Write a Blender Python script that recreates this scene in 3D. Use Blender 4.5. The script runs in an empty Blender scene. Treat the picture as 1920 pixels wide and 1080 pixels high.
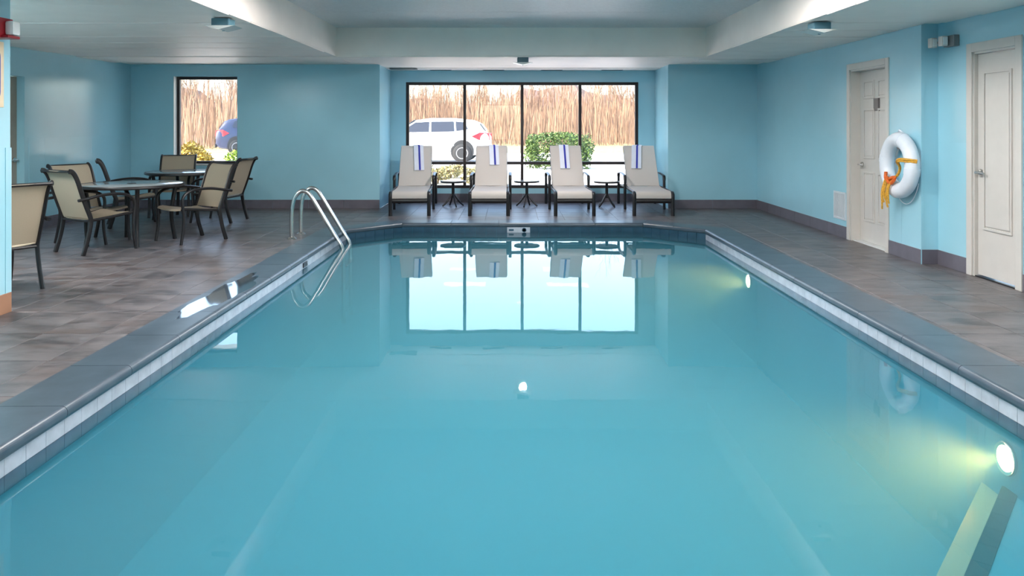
import bpy, math, random
from mathutils import Vector, Matrix
random.seed(7)
S = bpy.context.scene
COL = S.collection
PI = math.pi

# ------------------------------------------------------------------ camera
cam_d = bpy.data.cameras.new('camera')
cam = bpy.data.objects.new('camera', cam_d)
COL.objects.link(cam)
cam.location = (0, 0, 1.42)
cam.rotation_euler = (PI / 2, 0, 0)
cam_d.sensor_width = 36
cam_d.lens = 1450 / 1920 * 36
cam_d.shift_x = 2 / 1920
cam_d.shift_y = -(540 - 235) / 1920
cam_d.clip_end = 500
S.camera = cam

# ------------------------------------------------------------------ sky and sun
world = bpy.data.worlds.new('sky')
S.world = world
world.use_nodes = True
wn = world.node_tree
for n in list(wn.nodes):
    wn.nodes.remove(n)
wo = wn.nodes.new('ShaderNodeOutputWorld')
wb = wn.nodes.new('ShaderNodeBackground')
ws = wn.nodes.new('ShaderNodeTexSky')
ws.sky_type = 'NISHITA'
ws.sun_disc = False
ws.sun_elevation = math.radians(38)
ws.sun_rotation = math.radians(250)
ws.air_density = 1.0
ws.dust_density = 3.0
ws.ozone_density = 1.0
wb.inputs['Strength'].default_value = 0.56
wn.links.new(ws.outputs[0], wb.inputs[0])
wn.links.new(wb.outputs[0], wo.inputs[0])

sun_d = bpy.data.lights.new('sun', 'SUN')
sun_d.energy = 4.2
sun_d.angle = math.radians(0.6)
sun_d.color = (1.0, 0.93, 0.82)
sun = bpy.data.objects.new('sun', sun_d)
COL.objects.link(sun)
sun.rotation_euler = Vector((0.78, 0.42, -0.62)).to_track_quat('-Z', 'Y').to_euler()

# exposure
S.view_settings.view_transform = 'Standard'
S.view_settings.look = 'None'
S.view_settings.gamma = 1
S.view_settings.use_curve_mapping = False
S.view_settings.exposure = 1.38
S.cycles.use_denoising = True
S.cycles.max_bounces = 10
S.cycles.diffuse_bounces = 5
S.cycles.glossy_bounces = 4
S.cycles.transparent_max_bounces = 16
S.cycles.volume_bounces = 1
S.cycles.caustics_reflective = False
S.cycles.caustics_refractive = False
S.cycles.sample_clamp_indirect = 6.0


def portal(loc, rx, sx, sy):
    d = bpy.data.lights.new('window_portal', 'AREA')
    d.shape = 'RECTANGLE'; d.size = sx; d.size_y = sy
    d.cycles.is_portal = True
    o = bpy.data.objects.new('window_portal', d)
    COL.objects.link(o)
    o.location = loc; o.rotation_euler = (rx, 0, 0)


portal((0.208, 14.46, 1.236), -PI / 2, 4.33, 1.98)
portal((-5.215, 13.42, 1.5), -PI / 2, 1.09, 1.5)

# ------------------------------------------------------------------ materials
def lin(c):
    return tuple(((v / 255) / 12.92 if v / 255 <= 0.04045 else ((v / 255 + 0.055) / 1.055) ** 2.4) for v in c)


class NT:
    def __init__(s, name):
        s.m = bpy.data.materials.new(name)
        s.m.use_nodes = True
        s.t = s.m.node_tree
        s.b = s.t.nodes['Principled BSDF']
        s.out = s.t.nodes['Material Output']

    def n(s, typ, **kw):
        x = s.t.nodes.new(typ)
        for k, v in kw.items():
            setattr(x, k, v)
        return x

    def l(s, a, b):
        s.t.links.new(a, b)

    def math(s, op, a, b=None, clamp=False):
        x = s.n('ShaderNodeMath', operation=op, use_clamp=clamp)
        for i, v in enumerate((a, b)):
            if v is None: continue
            if isinstance(v, (int, float)): x.inputs[i].default_value = v
            else: s.l(v, x.inputs[i])
        return x.outputs[0]

    def mix(s, f, a, b):
        x = s.n('ShaderNodeMix', data_type='RGBA')
        for i, v in ((0, f), (6, a), (7, b)):
            if isinstance(v, (int, float)): x.inputs[i].default_value = v
            elif isinstance(v, tuple): x.inputs[i].default_value = (*v[:3], 1)
            else: s.l(v, x.inputs[i])
        return x.outputs[2]

    def noise(s, scale, detail=4, vec=None, rough=0.55):
        x = s.n('ShaderNodeTexNoise')
        x.inputs['Scale'].default_value = scale
        x.inputs['Detail'].default_value = detail
        x.inputs['Roughness'].default_value = rough
        if vec is not None: s.l(vec, x.inputs['Vector'])
        return x.outputs[0]

    def ramp(s, f, a, b):
        x = s.n('ShaderNodeMapRange')
        x.inputs[1].default_value = a; x.inputs[2].default_value = b
        s.l(f, x.inputs[0])
        return x.outputs[0]

    def pos(s, scale=(1, 1, 1)):
        g = s.n('ShaderNodeNewGeometry')
        m = s.n('ShaderNodeMapping')
        m.inputs['Scale'].default_value = scale
        s.l(g.outputs['Position'], m.inputs['Vector'])
        return m.outputs[0]

    def bump(s, h, strength=0.2, dist=0.01):
        x = s.n('ShaderNodeBump')
        x.inputs['Strength'].default_value = strength
        x.inputs['Distance'].default_value = dist
        s.l(h, x.inputs['Height'])
        s.l(x.outputs[0], s.b.inputs['Normal'])


def plain(name, c, rough=0.5, metal=0.0, var=0.06, scale=8.0, bump=0.0, bscale=60, spec=0.5):
    t = NT(name)
    c = lin(c)
    p = t.pos()
    f = t.ramp(t.noise(scale, 3, p), 0.3, 0.7)
    t.l(t.mix(f, tuple(v * (1 - var) for v in c), tuple(min(1, v * (1 + var)) for v in c)), t.b.inputs['Base Color'])
    t.b.inputs['Roughness'].default_value = rough
    t.b.inputs['Metallic'].default_value = metal
    t.b.inputs['Specular IOR Level'].default_value = spec
    if bump: t.bump(t.noise(bscale, 3, p), bump, 0.004)
    return t.m


def emit(name, c, strength):
    t = NT(name)
    t.b.inputs['Base Color'].default_value = (*c, 1)
    t.b.inputs['Emission Color'].default_value = (*c, 1)
    t.b.inputs['Emission Strength'].default_value = strength
    return t.m


M = {}
M['wall'] = plain('teal_wall_paint', (160, 209, 224), 0.20, var=0.03, scale=1.5, bump=0.03, bscale=180, spec=0.75)
M['wainscot'] = plain('teal_wall_panel', (160, 209, 224), 0.17, var=0.025, scale=1.2, bump=0.03, bscale=140, spec=0.75)
M['ceiling'] = plain('ceiling_paint', (250, 238, 229), 0.5, var=0.03, scale=2.5, bump=0.12, bscale=90)
M['popcorn'] = plain('textured_ceiling_paint', (226, 225, 224), 0.45, var=0.05, scale=30, bump=0.7, bscale=120)
M['white'] = plain('white_door_paint', (206, 201, 195), 0.25, var=0.02)
M['basetile'] = plain('base_tile', (102, 98, 108), 0.35, var=0.12, scale=5)
M['browntile'] = plain('brown_base_tile', (160, 118, 92), 0.4, var=0.1, scale=5)
M['grout'] = plain('grout', (150, 140, 136), 0.8, var=0.08)
M['frame'] = plain('dark_bronze_frame', (44, 36, 36), 0.4, 0.3, var=0.05)
M['black'] = plain('black_powder_coat', (26, 24, 27), 0.38, 0.1, var=0.1)
M['chrome'] = plain('brushed_steel', (205, 203, 200), 0.22, 1.0, var=0.04)
M['rubber'] = plain('rubber', (30, 30, 32), 0.8)
M['seal'] = plain('light_seal', (214, 216, 214), 0.5)
M['plaque'] = plain('grey_plaque', (108, 100, 98), 0.4)
M['plaquedark'] = plain('dark_plaque_band', (44, 36, 36), 0.4)
M['red'] = plain('alarm_red', (150, 20, 34), 0.35)
M['lens'] = plain('clear_lens', (232, 236, 236), 0.1, var=0.02)
M['tealbox'] = plain('teal_fixture_housing', (72, 108, 122), 0.35)
M['ringwhite'] = plain('life_ring_vinyl', (226, 230, 238), 0.4, var=0.03, bump=0.15, bscale=25)
M['rope'] = plain('yellow_rope', (214, 158, 52), 0.7, var=0.3, scale=60)
M['ropeo'] = plain('orange_rope', (214, 98, 30), 0.7, var=0.2, scale=60)
M['towel'] = plain('white_towel', (226, 228, 240), 0.9, var=0.03, bump=0.4, bscale=300)
M['stripe'] = plain('blue_towel_stripe', (52, 58, 160), 0.9, bump=0.3, bscale=300)
M['beige'] = plain('sign_cream', (224, 208, 178), 0.5)
M['signblue'] = plain('sign_blue', (38, 84, 176), 0.4)
M['ventwhite'] = plain('vent_paint', (206, 212, 218), 0.45)
M['ventgrey'] = plain('vent_grey', (128, 130, 132), 0.5)
M['dark'] = plain('dark_void', (24, 24, 26), 0.9)


def sling(name, c, see):
    t = NT(name)
    p = t.pos()
    f = t.noise(220, 2, p)
    col = t.mix(f, tuple(v * 0.85 for v in lin(c)), lin(c))
    t.l(col, t.b.inputs['Base Color'])
    t.b.inputs['Roughness'].default_value = 0.7
    tr = t.n('ShaderNodeBsdfTranslucent'); t.l(col, tr.inputs[0])
    a = t.n('ShaderNodeMixShader'); a.inputs[0].default_value = 0.22
    t.l(t.b.outputs[0], a.inputs[1]); t.l(tr.outputs[0], a.inputs[2])
    tp = t.n('ShaderNodeBsdfTransparent')
    b = t.n('ShaderNodeMixShader'); b.inputs[0].default_value = see
    t.l(a.outputs[0], b.inputs[1]); t.l(tp.outputs[0], b.inputs[2])
    t.l(b.outputs[0], t.out.inputs[0])
    return t.m


M['sling'] = sling('taupe_sling_mesh', (194, 178, 156), 0.06)
M['csling'] = sling('cream_sling_mesh', (226, 217, 210), 0.10)


def floor_tile():
    t = NT('slate_look_tile')
    info = t.n('ShaderNodeObjectInfo')
    rnd = info.outputs['Random']
    g = t.n('ShaderNodeNewGeometry')
    add = t.n('ShaderNodeVectorMath', operation='ADD')
    sc = t.n('ShaderNodeVectorMath', operation='SCALE')
    comb = t.n('ShaderNodeCombineXYZ')
    t.l(rnd, comb.inputs[0]); t.l(rnd, comb.inputs[1])
    t.l(comb.outputs[0], sc.inputs[0]); sc.inputs['Scale'].default_value = 9.0
    t.l(g.outputs['Position'], add.inputs[0]); t.l(sc.outputs[0], add.inputs[1])
    mp = t.n('ShaderNodeMapping'); mp.inputs['Scale'].default_value = (1.0, 2.6, 1)
    t.l(add.outputs[0], mp.inputs['Vector'])
    n1 = t.noise(2.1, 6, mp.outputs[0], 0.6)
    n2 = t.noise(6.0, 5, mp.outputs[0], 0.65)
    n3 = t.noise(1.3, 3, mp.outputs[0], 0.5)
    base = t.mix(t.ramp(n1, 0.36, 0.64), lin((48, 43, 46)), lin((108, 100, 101)))
    base = t.mix(t.math('MULTIPLY', t.ramp(n2, 0.44, 0.66), 0.6), base, lin((126, 119, 120)))
    base = t.mix(t.math('MULTIPLY', t.ramp(n3, 0.52, 0.70), 0.5), base, lin((98, 76, 66)))
    base = t.mix(t.math('MULTIPLY', rnd, 0.14), base, lin((96, 96, 104)))
    t.l(base, t.b.inputs['Base Color'])
    t.l(t.math('ADD', t.math('MULTIPLY', n2, 0.25), 0.26), t.b.inputs['Roughness'])
    t.bump(n2, 0.12, 0.004)
    return t.m


M['tile'] = floor_tile()


def coping_mat():
    t = NT('dark_slate_coping')
    p = t.pos()
    n1 = t.noise(6, 5, p)
    t.l(t.mix(t.ramp(n1, 0.15, 0.85), lin((50, 61, 72)), lin((76, 89, 101))), t.b.inputs['Base Color'])
    t.b.inputs['Roughness'].default_value = 0.32
    return t.m


M['coping'] = coping_mat()
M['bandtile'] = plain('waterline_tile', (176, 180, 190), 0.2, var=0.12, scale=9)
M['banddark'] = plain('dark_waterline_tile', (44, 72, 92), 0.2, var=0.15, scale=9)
M['plaster'] = plain('pool_plaster', (8, 116, 138), 0.7, var=0.03, scale=1.0)
M['nosing'] = plain('step_nosing_tile', (20, 32, 38), 0.9, var=0.1, spec=0.05)
M['steptile'] = plain('pale_step_tile', (128, 132, 104), 0.6, var=0.05)


def water_mat():
    t = NT('pool_water')
    t.t.nodes.remove(t.b)
    p = t.pos()
    g = t.n('ShaderNodeNewGeometry')
    bp = t.n('ShaderNodeBump'); bp.inputs['Strength'].default_value = 0.035; bp.inputs['Distance'].default_value = 0.02
    h = t.math('ADD', t.noise(1.6, 2, p), t.math('MULTIPLY', t.noise(5.5, 2, p), 0.25))
    t.l(h, bp.inputs['Height'])
    dot = t.n('ShaderNodeVectorMath', operation='DOT_PRODUCT')
    t.l(g.outputs['Normal'], dot.inputs[0]); t.l(g.outputs['Incoming'], dot.inputs[1])
    c = t.math('ABSOLUTE', dot.outputs['Value'])
    om = t.math('SUBTRACT', 1.0, c, True)
    fr = t.math('ADD', t.math('MULTIPLY', t.math('POWER', om, 5.0), 0.98), 0.02, True)
    tp = t.n('ShaderNodeBsdfTransparent')
    gl = t.n('ShaderNodeBsdfGlossy'); gl.inputs['Roughness'].default_value = 0.012
    t.l(bp.outputs[0], gl.inputs['Normal'])
    mx = t.n('ShaderNodeMixShader')
    t.l(fr, mx.inputs[0]); t.l(tp.outputs[0], mx.inputs[1]); t.l(gl.outputs[0], mx.inputs[2])
    t.l(mx.outputs[0], t.out.inputs['Surface'])
    va = t.n('ShaderNodeVolumeAbsorption')
    va.inputs['Color'].default_value = (0.02, 0.76, 0.89, 1); va.inputs['Density'].default_value = 0.60
    vs = t.n('ShaderNodeVolumeScatter')
    vs.inputs['Color'].default_value = (0.21, 0.47, 0.52, 1); vs.inputs['Density'].default_value = 0.85
    vs.inputs['Anisotropy'].default_value = 0.3
    ad = t.n('ShaderNodeAddShader')
    t.l(va.outputs[0], ad.inputs[0]); t.l(vs.outputs[0], ad.inputs[1])
    t.l(ad.outputs[0], t.out.inputs['Volume'])
    return t.m


M['water'] = water_mat()


def glass_mat():
    t = NT('window_glass')
    t.t.nodes.remove(t.b)
    g = t.n('ShaderNodeNewGeometry')
    dot = t.n('ShaderNodeVectorMath', operation='DOT_PRODUCT')
    t.l(g.outputs['Normal'], dot.inputs[0]); t.l(g.outputs['Incoming'], dot.inputs[1])
    om = t.math('SUBTRACT', 1.0, t.math('ABSOLUTE', dot.outputs['Value']), True)
    fr = t.math('ADD', t.math('MULTIPLY', t.math('POWER', om, 5.0), 0.92), 0.045, True)
    tp = t.n('ShaderNodeBsdfTransparent'); tp.inputs[0].default_value = (0.97, 0.985, 0.98, 1)
    gl = t.n('ShaderNodeBsdfGlossy'); gl.inputs['Roughness'].default_value = 0.0
    mx = t.n('ShaderNodeMixShader')
    t.l(fr, mx.inputs[0]); t.l(tp.outputs[0], mx.inputs[1]); t.l(gl.outputs[0], mx.inputs[2])
    t.l(mx.outputs[0], t.out.inputs['Surface'])
    return t.m


M['glass'] = glass_mat()


def puddle_mat():
    t = NT('wet_film')
    t.t.nodes.remove(t.b)
    g = t.n('ShaderNodeNewGeometry')
    dot = t.n('ShaderNodeVectorMath', operation='DOT_PRODUCT')
    t.l(g.outputs['Normal'], dot.inputs[0]); t.l(g.outputs['Incoming'], dot.inputs[1])
    om = t.math('SUBTRACT', 1.0, t.math('ABSOLUTE', dot.outputs['Value']), True)
    fr = t.math('ADD', t.math('MULTIPLY', t.math('POWER', om, 5.0), 0.98), 0.02, True)
    tp = t.n('ShaderNodeBsdfTransparent'); tp.inputs[0].default_value = (0.9, 0.92, 0.94, 1)
    gl = t.n('ShaderNodeBsdfGlossy'); gl.inputs['Roughness'].default_value = 0.05
    mx = t.n('ShaderNodeMixShader')
    t.l(fr, mx.inputs[0]); t.l(tp.outputs[0], mx.inputs[1]); t.l(gl.outputs[0], mx.inputs[2])
    t.l(mx.outputs[0], t.out.inputs['Surface'])
    return t.m


M['puddle'] = puddle_mat()
M['tabletop'] = plain('grey_glass_tabletop', (150, 158, 162), 0.12, var=0.03)
M['pave'] = plain('sunlit_concrete', (216, 208, 204), 0.9, var=0.06, scale=0.6)
M['lawn'] = plain('dry_winter_grass', (140, 128, 82), 0.95, var=0.2, scale=0.8)
M['mulch'] = plain('pale_gravel_bed', (150, 142, 124), 0.95, var=0.25, scale=3)
M['hill'] = plain('brown_hillside', (108, 83, 70), 0.95, var=0.25, scale=0.5)
M['bark'] = plain('bare_bark', (98, 74, 60), 0.9, var=0.2, scale=0.4)
M['bark2'] = plain('pale_bare_bark', (136, 110, 90), 0.9, var=0.2, scale=0.4)
M['reed'] = plain('dry_reeds', (130, 103, 84), 0.9, var=0.5, scale=0.45)
M['leafg'] = plain('boxwood_leaf', (66, 86, 24), 0.6, var=0.5, scale=9)
M['leafy'] = plain('golden_leaf', (142, 116, 24), 0.6, var=0.35, scale=12)
M['leafl'] = plain('lime_leaf', (122, 144, 44), 0.6, var=0.3, scale=12)
M['leafd'] = plain('dry_leaf', (132, 122, 78), 0.8, var=0.4, scale=9)
M['twig'] = plain('twig', (96, 74, 54), 0.9)
M['carwhite'] = plain('white_car_paint', (225, 225, 225), 0.25, var=0.01)
M['carblue'] = plain('blue_car_paint', (48, 54, 76), 0.25, 0.3, var=0.02)
M['carglass'] = plain('tinted_car_glass', (40, 42, 50), 0.08, var=0.02)
M['tail'] = plain('tail_light_red', (186, 40, 50), 0.2)
M['lamp_lens'] = emit('pool_lamp_lens', (1.0, 0.74, 0.36), 14.0)
M['added_diffuser'] = emit('added_lamp_diffuser', (1.0, 0.96, 0.93), 18.0)  # glow of the added lamp panels that lift the room light
M['bulb'] = plain('frosted_acrylic', (236, 232, 226), 0.25, var=0.02)


# ------------------------------------------------------------------ mesh helpers
class MB:
    def __init__(s):
        s.v = []; s.f = []

    def add(s, vs, fs):
        o = len(s.v)
        s.v += [tuple(v) for v in vs]
        s.f += [tuple(i + o for i in f) for f in fs]
        return s

    def box(s, a, b, bev=0.0):
        (x0, y0, z0), (x1, y1, z1) = a, b
        x0, x1 = sorted((x0, x1)); y0, y1 = sorted((y0, y1)); z0, z1 = sorted((z0, z1))
        if bev <= 0:
            vs = [(x, y, z) for z in (z0, z1) for y in (y0, y1) for x in (x0, x1)]
            fs = [(0, 2, 3, 1), (4, 5, 7, 6), (0, 1, 5, 4), (2, 6, 7, 3), (0, 4, 6, 2), (1, 3, 7, 5)]
            return s.add(vs, fs)
        import bmesh
        bm = bmesh.new()
        bmesh.ops.create_cube(bm, size=1.0)
        for v in bm.verts:
            v.co = Vector(((x0 + x1) / 2 + v.co.x * (x1 - x0), (y0 + y1) / 2 + v.co.y * (y1 - y0), (z0 + z1) / 2 + v.co.z * (z1 - z0)))
        bmesh.ops.bevel(bm, geom=list(bm.edges), offset=bev, segments=2, affect='EDGES', profile=0.6)
        bm.verts.index_update()
        s.add([v.co[:] for v in bm.verts], [[v.index for v in f.verts] for f in bm.faces])
        bm.free()
        return s

    def prism(s, poly, z0, z1, ch=0.0):
        # convex or simple polygon (x, y), counter-clockwise, optional top chamfer
        n = len(poly)
        if ch > 0:
            c = (sum(p[0] for p in poly) / n, sum(p[1] for p in poly) / n)
            top = []
            for p in poly:
                d = Vector((c[0] - p[0], c[1] - p[1]))
                L = d.length or 1
                top.append((p[0] + d.x / L * ch * 1.4, p[1] + d.y / L * ch * 1.4))
            vs = [(*p, z0) for p in poly] + [(*p, z1 - ch) for p in poly] + [(*p, z1) for p in top]
            fs = [tuple(range(n))[::-1], tuple(range(2 * n, 3 * n))]
            for i in range(n):
                j = (i + 1) % n
                fs += [(i, j, n + j, n + i), (n + i, n + j, 2 * n + j, 2 * n + i)]
        else:
            vs = [(*p, z0) for p in poly] + [(*p, z1) for p in poly]
            fs = [tuple(range(n))[::-1], tuple(range(n, 2 * n))]
            for i in range(n):
                j = (i + 1) % n
                fs.append((i, j, n + j, n + i))
        return s.add(vs, fs)

    def tube(s, path, r, r2=None, seg=8, side=None, caps=True, closed=False, radii=None):
        # sweep an ellipse (r across, r2 along "side") along a path
        path = [Vector(p) for p in path]
        r2 = r if r2 is None else r2
        n = len(path)
        rings = []
        ref = Vector(side) if side is not None else None
        prev = None
        for i, p in enumerate(path):
            if closed:
                t = path[(i + 1) % n] - path[i - 1]
            else:
                t = path[min(i + 1, n - 1)] - path[max(i - 1, 0)]
            t.normalize()
            if ref is not None:
                a = ref - t * ref.dot(t)
            elif prev is not None:
                a = prev - t * prev.dot(t)
            else:
                a = Vector((0, 0, 1)) if abs(t.z) < 0.9 else Vector((1, 0, 0))
                a = a - t * a.dot(t)
            if a.length < 1e-6: a = t.orthogonal()
            a.normalize(); prev = a
            b = t.cross(a)
            k = radii[i] if radii else 1.0
            rings.append([p + a * (math.cos(2 * PI * j / seg) * r2 * k) + b * (math.sin(2 * PI * j / seg) * r * k) for j in range(seg)])
        vs = [v for ring in rings for v in ring]
        fs = []
        for i in range(n if closed else n - 1):
            i2 = (i + 1) % n
            for j in range(seg):
                k = (j + 1) % seg
                fs.append((i * seg + j, i * seg + k, i2 * seg + k, i2 * seg + j))
        if caps and not closed:
            fs.append(tuple(range(seg))[::-1])
            fs.append(tuple((n - 1) * seg + j for j in range(seg)))
        return s.add(vs, fs)

    def lathe(s, prof, seg=24, axis='z', origin=(0, 0, 0)):
        vs = []; fs = []
        m = len(prof)
        for j in range(seg):
            a = 2 * PI * j / seg
            for r, h in prof:
                x, y = r * math.cos(a), r * math.sin(a)
                if axis == 'z': q = (x, y, h)
                elif axis == 'x': q = (h, x, y)
                else: q = (y, h, x)
                vs.append((q[0] + origin[0], q[1] + origin[1], q[2] + origin[2]))
        for j in range(seg):
            k = (j + 1) % seg
            for i in range(m - 1):
                fs.append((j * m + i, k * m + i, k * m + i + 1, j * m + i + 1))
        if prof[0][0] > 1e-6: fs.append(tuple(j * m for j in range(seg))[::-1])
        if prof[-1][0] > 1e-6: fs.append(tuple(j * m + m - 1 for j in range(seg)))
        return s.add(vs, fs)

    def sheet(s, rows, th):
        # a thick cloth: rows of points, thickness th along the local normal
        R = len(rows); C = len(rows[0])
        P = [[Vector(p) for p in r] for r in rows]
        N = []
        for i in range(R):
            N.append([])
            for j in range(C):
                du = P[min(i + 1, R - 1)][j] - P[max(i - 1, 0)][j]
                dv = P[i][min(j + 1, C - 1)] - P[i][max(j - 1, 0)]
                n = du.cross(dv); n.normalize(); N[-1].append(n)
        vs = [P[i][j] + N[i][j] * th / 2 for i in range(R) for j in range(C)]
        vs += [P[i][j] - N[i][j] * th / 2 for i in range(R) for j in range(C)]
        o = R * C
        fs = []
        for i in range(R - 1):
            for j in range(C - 1):
                a, b, c, d = i * C + j, i * C + j + 1, (i + 1) * C + j + 1, (i + 1) * C + j
                fs += [(d, c, b, a), (o + a, o + b, o + c, o + d)]
        edge = [(0, j) for j in range(C)] + [(i, C - 1) for i in range(1, R)] + [(R - 1, j) for j in range(C - 2, -1, -1)] + [(i, 0) for i in range(R - 2, 0, -1)]
        ids = [i * C + j for i, j in edge]
        for q in range(len(ids)):
            a, b = ids[q], ids[(q + 1) % len(ids)]
            fs.append((a, b, o + b, o + a))
        return s.add(vs, fs)

    def build(s, name, mat, parent=None, smooth=False, loc=None):
        me = bpy.data.meshes.new(name)
        me.from_pydata(s.v, [], s.f)
        me.materials.append(M[mat])
        if smooth:
            for p in me.polygons: p.use_smooth = True
            try: me.set_sharp_from_angle(angle=math.radians(40))
            except Exception: pass
        me.validate(); me.update()
        o = bpy.data.objects.new(name, me)
        COL.objects.link(o)
        if parent is not None: o.parent = parent
        if loc: o.location = loc
        return o


def catmull(pts, k=6):
    P = [Vector(p) for p in pts]
    P = [P[0] * 2 - P[1]] + P + [P[-1] * 2 - P[-2]]
    out = []
    for i in range(1, len(P) - 2):
        for q in range(k):
            t = q / k
            out.append(0.5 * ((2 * P[i]) + (P[i + 1] - P[i - 1]) * t + (2 * P[i - 1] - 5 * P[i] + 4 * P[i + 1] - P[i + 2]) * t * t
                              + (3 * P[i] - P[i - 1] - 3 * P[i + 1] + P[i + 2]) * t ** 3))
    out.append(P[-2])
    return out


def empty(name, loc=(0, 0, 0), rz=0.0):
    o = bpy.data.objects.new(name, None)
    COL.objects.link(o)
    o.location = loc; o.rotation_euler = (0, 0, rz)
    o.empty_display_size = 0.1
    return o


def tag(o, label=None, cat=None, group=None, kind=None):
    if label: o['label'] = label
    if cat: o['category'] = cat
    if group: o['group'] = group
    if kind: o['kind'] = kind
    return o


def struct(o, label, cat):
    return tag(o, label, cat, kind='structure')


def children(o):
    return [c for c in bpy.data.objects if c.parent == o]


def copy_tree(o, parent=None):
    c = o.copy(); COL.objects.link(c); c.parent = parent
    for ch in list(o.children): copy_tree(ch, c)
    return c


# ------------------------------------------------------------------ room dimensions
ZC, ZT = 2.44, 2.88            # lower ceiling, tray ceiling
YB, YW = 13.2, 14.4            # back wall, window wall of the bay
XL, XR, XR2 = -6.49, 4.20, 4.37
XN, YN = -3.82, 5.9            # near left wall and its end
RX0, RX1 = -2.24, 2.68         # window bay
YREAR = -2.6
YCOL = 7.91
TX0, TX1, TY0, TY1 = -2.61, 2.92, 0.2, 11.55   # ceiling tray
BH = 0.15


def wall_boxes(mb, axis, c0, c1, a0, a1, z0, z1, holes=()):
    """wall of thickness c0..c1; axis 'y' runs along y. holes: (a0, a1, z0, z1)"""
    cuts = sorted({a0, a1, *[h[0] for h in holes], *[h[1] for h in holes]})
    for p, q in zip(cuts[:-1], cuts[1:]):
        hs = [h for h in holes if h[0] <= p + 1e-6 and h[1] >= q - 1e-6]
        spans = [(z0, z1)]
        for h in hs:
            ns = []
            for s0, s1 in spans:
                if h[2] > s0: ns.append((s0, min(h[2], s1)))
                if h[3] < s1: ns.append((max(h[3], s0), s1))
            spans = ns
        for s0, s1 in spans:
            if s1 - s0 < 1e-4: continue
            if axis == 'y': mb.box((c0, p, s0), (c1, q, s1))
            else: mb.box((p, c0, s0), (q, c1, s1))
    return mb


ZR = 3.0
D1 = (8.655, 9.565)     # door 1 opening in y
D2 = (6.68, 7.31)
D3 = (9.40, 10.33)
W1 = (-5.76, -4.67, 0.756, 2.257)
W2 = (-1.956, 2.373, 0.248, 2.224)
W3 = (-1.15, 0.40, 0.80, 2.28)     # window behind the camera

wl = wall_boxes(MB(), 'y', XL, XL - 0.2, YN, YB, 0, ZR, [(D3[0], D3[1], 0, 2.10)]).build('wall_left', 'wall')
struct(wl, 'pale teal side wall of the seating area', 'wall')
wbk = wall_boxes(MB(), 'x', YB, YB + 0.2, XL - 0.2, RX0, 0, ZR, [W1]).build('wall_back_left', 'wall')
struct(wbk, 'teal end wall around the small window', 'wall')
wbr = MB().box((RX1, YB, 0), (XR + 0.2, YB + 0.2, ZR)).build('wall_back_right', 'wall')
struct(wbr, 'teal end wall between window bay and right corner', 'wall')
wwin = wall_boxes(MB(), 'x', YW, YW + 0.15, RX0 - 0.2, RX1 + 0.2, 0, ZR, [W2]).build('wall_window', 'wall')
struct(wwin, 'teal wall around the wide window behind the loungers', 'wall')
b1 = MB().box((RX0 - 0.2, YB + 0.2, 0), (RX0, YW, ZR)).build('wall_bay_left', 'wall')
struct(b1, 'short teal bay wall beside the leftmost lounger', 'wall')
b2 = MB().box((RX1, YB + 0.2, 0), (RX1 + 0.2, YW, ZR)).build('wall_bay_right', 'wall')
struct(b2, 'short teal bay wall catching the window light', 'wall')
wr = wall_boxes(MB(), 'y', XR, XR + 0.35, YCOL, YB, 0, ZR, [(D1[0], D1[1], 0, 2.10)]).build('wall_right', 'wall')
struct(wr, 'teal side wall with six panel door and life ring', 'wall')
wr2 = wall_boxes(MB(), 'y', XR2, XR2 + 0.2, YREAR, YCOL, 0, ZR, [(D2[0], D2[1], 0, 2.11)]).build('wall_right_recess', 'wall')
struct(wr2, 'set back teal wall around the single panel door', 'wall')
wn_ = MB().box((XN - 0.16, YREAR, 0), (XN, YN, ZR)).build('wall_near_left', 'wall')
struct(wn_, 'teal wall end carrying the red fire alarm', 'wall')
wx = MB().box((XL - 0.2, YN - 0.16, 0), (XN - 0.16, YN, ZR)).build('wall_alcove', 'wall')
struct(wx, 'teal wall closing the seating area', 'wall')
wre = wall_boxes(MB(), 'x', YREAR - 0.2, YREAR, XN - 0.2, XR2 + 0.2, 0, ZR, [W3]).build('wall_rear', 'wall')
struct(wre, 'teal wall at the near end of the pool', 'wall')

# thin wainscot panels, seam 1.25 m up, on the side walls
def wainscot(par, x, sgn, y0, y1, skip=()):
    w = 1.22
    y = y1
    while y > y0 + 0.02:
        a = max(y - w, y0)
        segs = [(a, y)]
        for s0, s1 in skip:
            ns = []
            for p, q in segs:
                if s1 <= p or s0 >= q: ns.append((p, q)); continue
                if s0 > p: ns.append((p, s0))
                if s1 < q: ns.append((s1, q))
            segs = ns
        for p, q in segs:
            if q - p > 0.03:
                MB().box((x, p + 0.0015, BH), (x + sgn * 0.004, q - 0.0015, 1.25)).build('wall_panel', 'wainscot', par)
        y = a


wainscot(wl, XL, 1, YN + 0.01, YB - 0.01, [(D3[0] - 0.08, D3[1] + 0.08)])
wainscot(wr, XR, -1, YCOL + 0.003, YB - 0.01, [(D1[0] - 0.08, D1[1] + 0.08)])
wainscot(wr2, XR2, -1, 0.0, YCOL - 0.01, [(D2[0] - 0.1, D2[1] + 0.1)])
# corner guards
g = MB().box((XN - 0.004, YN - 0.06, 0.0), (XN + 0.006, YN + 0.006, 1.25)).box((XN - 0.06, YN, 0.0), (XN - 0.002, YN + 0.006, 1.25)).build('corner_guard', 'wainscot', wn_)
g = MB().box((XR - 0.006, YCOL - 0.005, 0.0), (XR + 0.03, YCOL + 0.03, ZC)).build('corner_guard', 'wainscot', wr)

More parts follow.
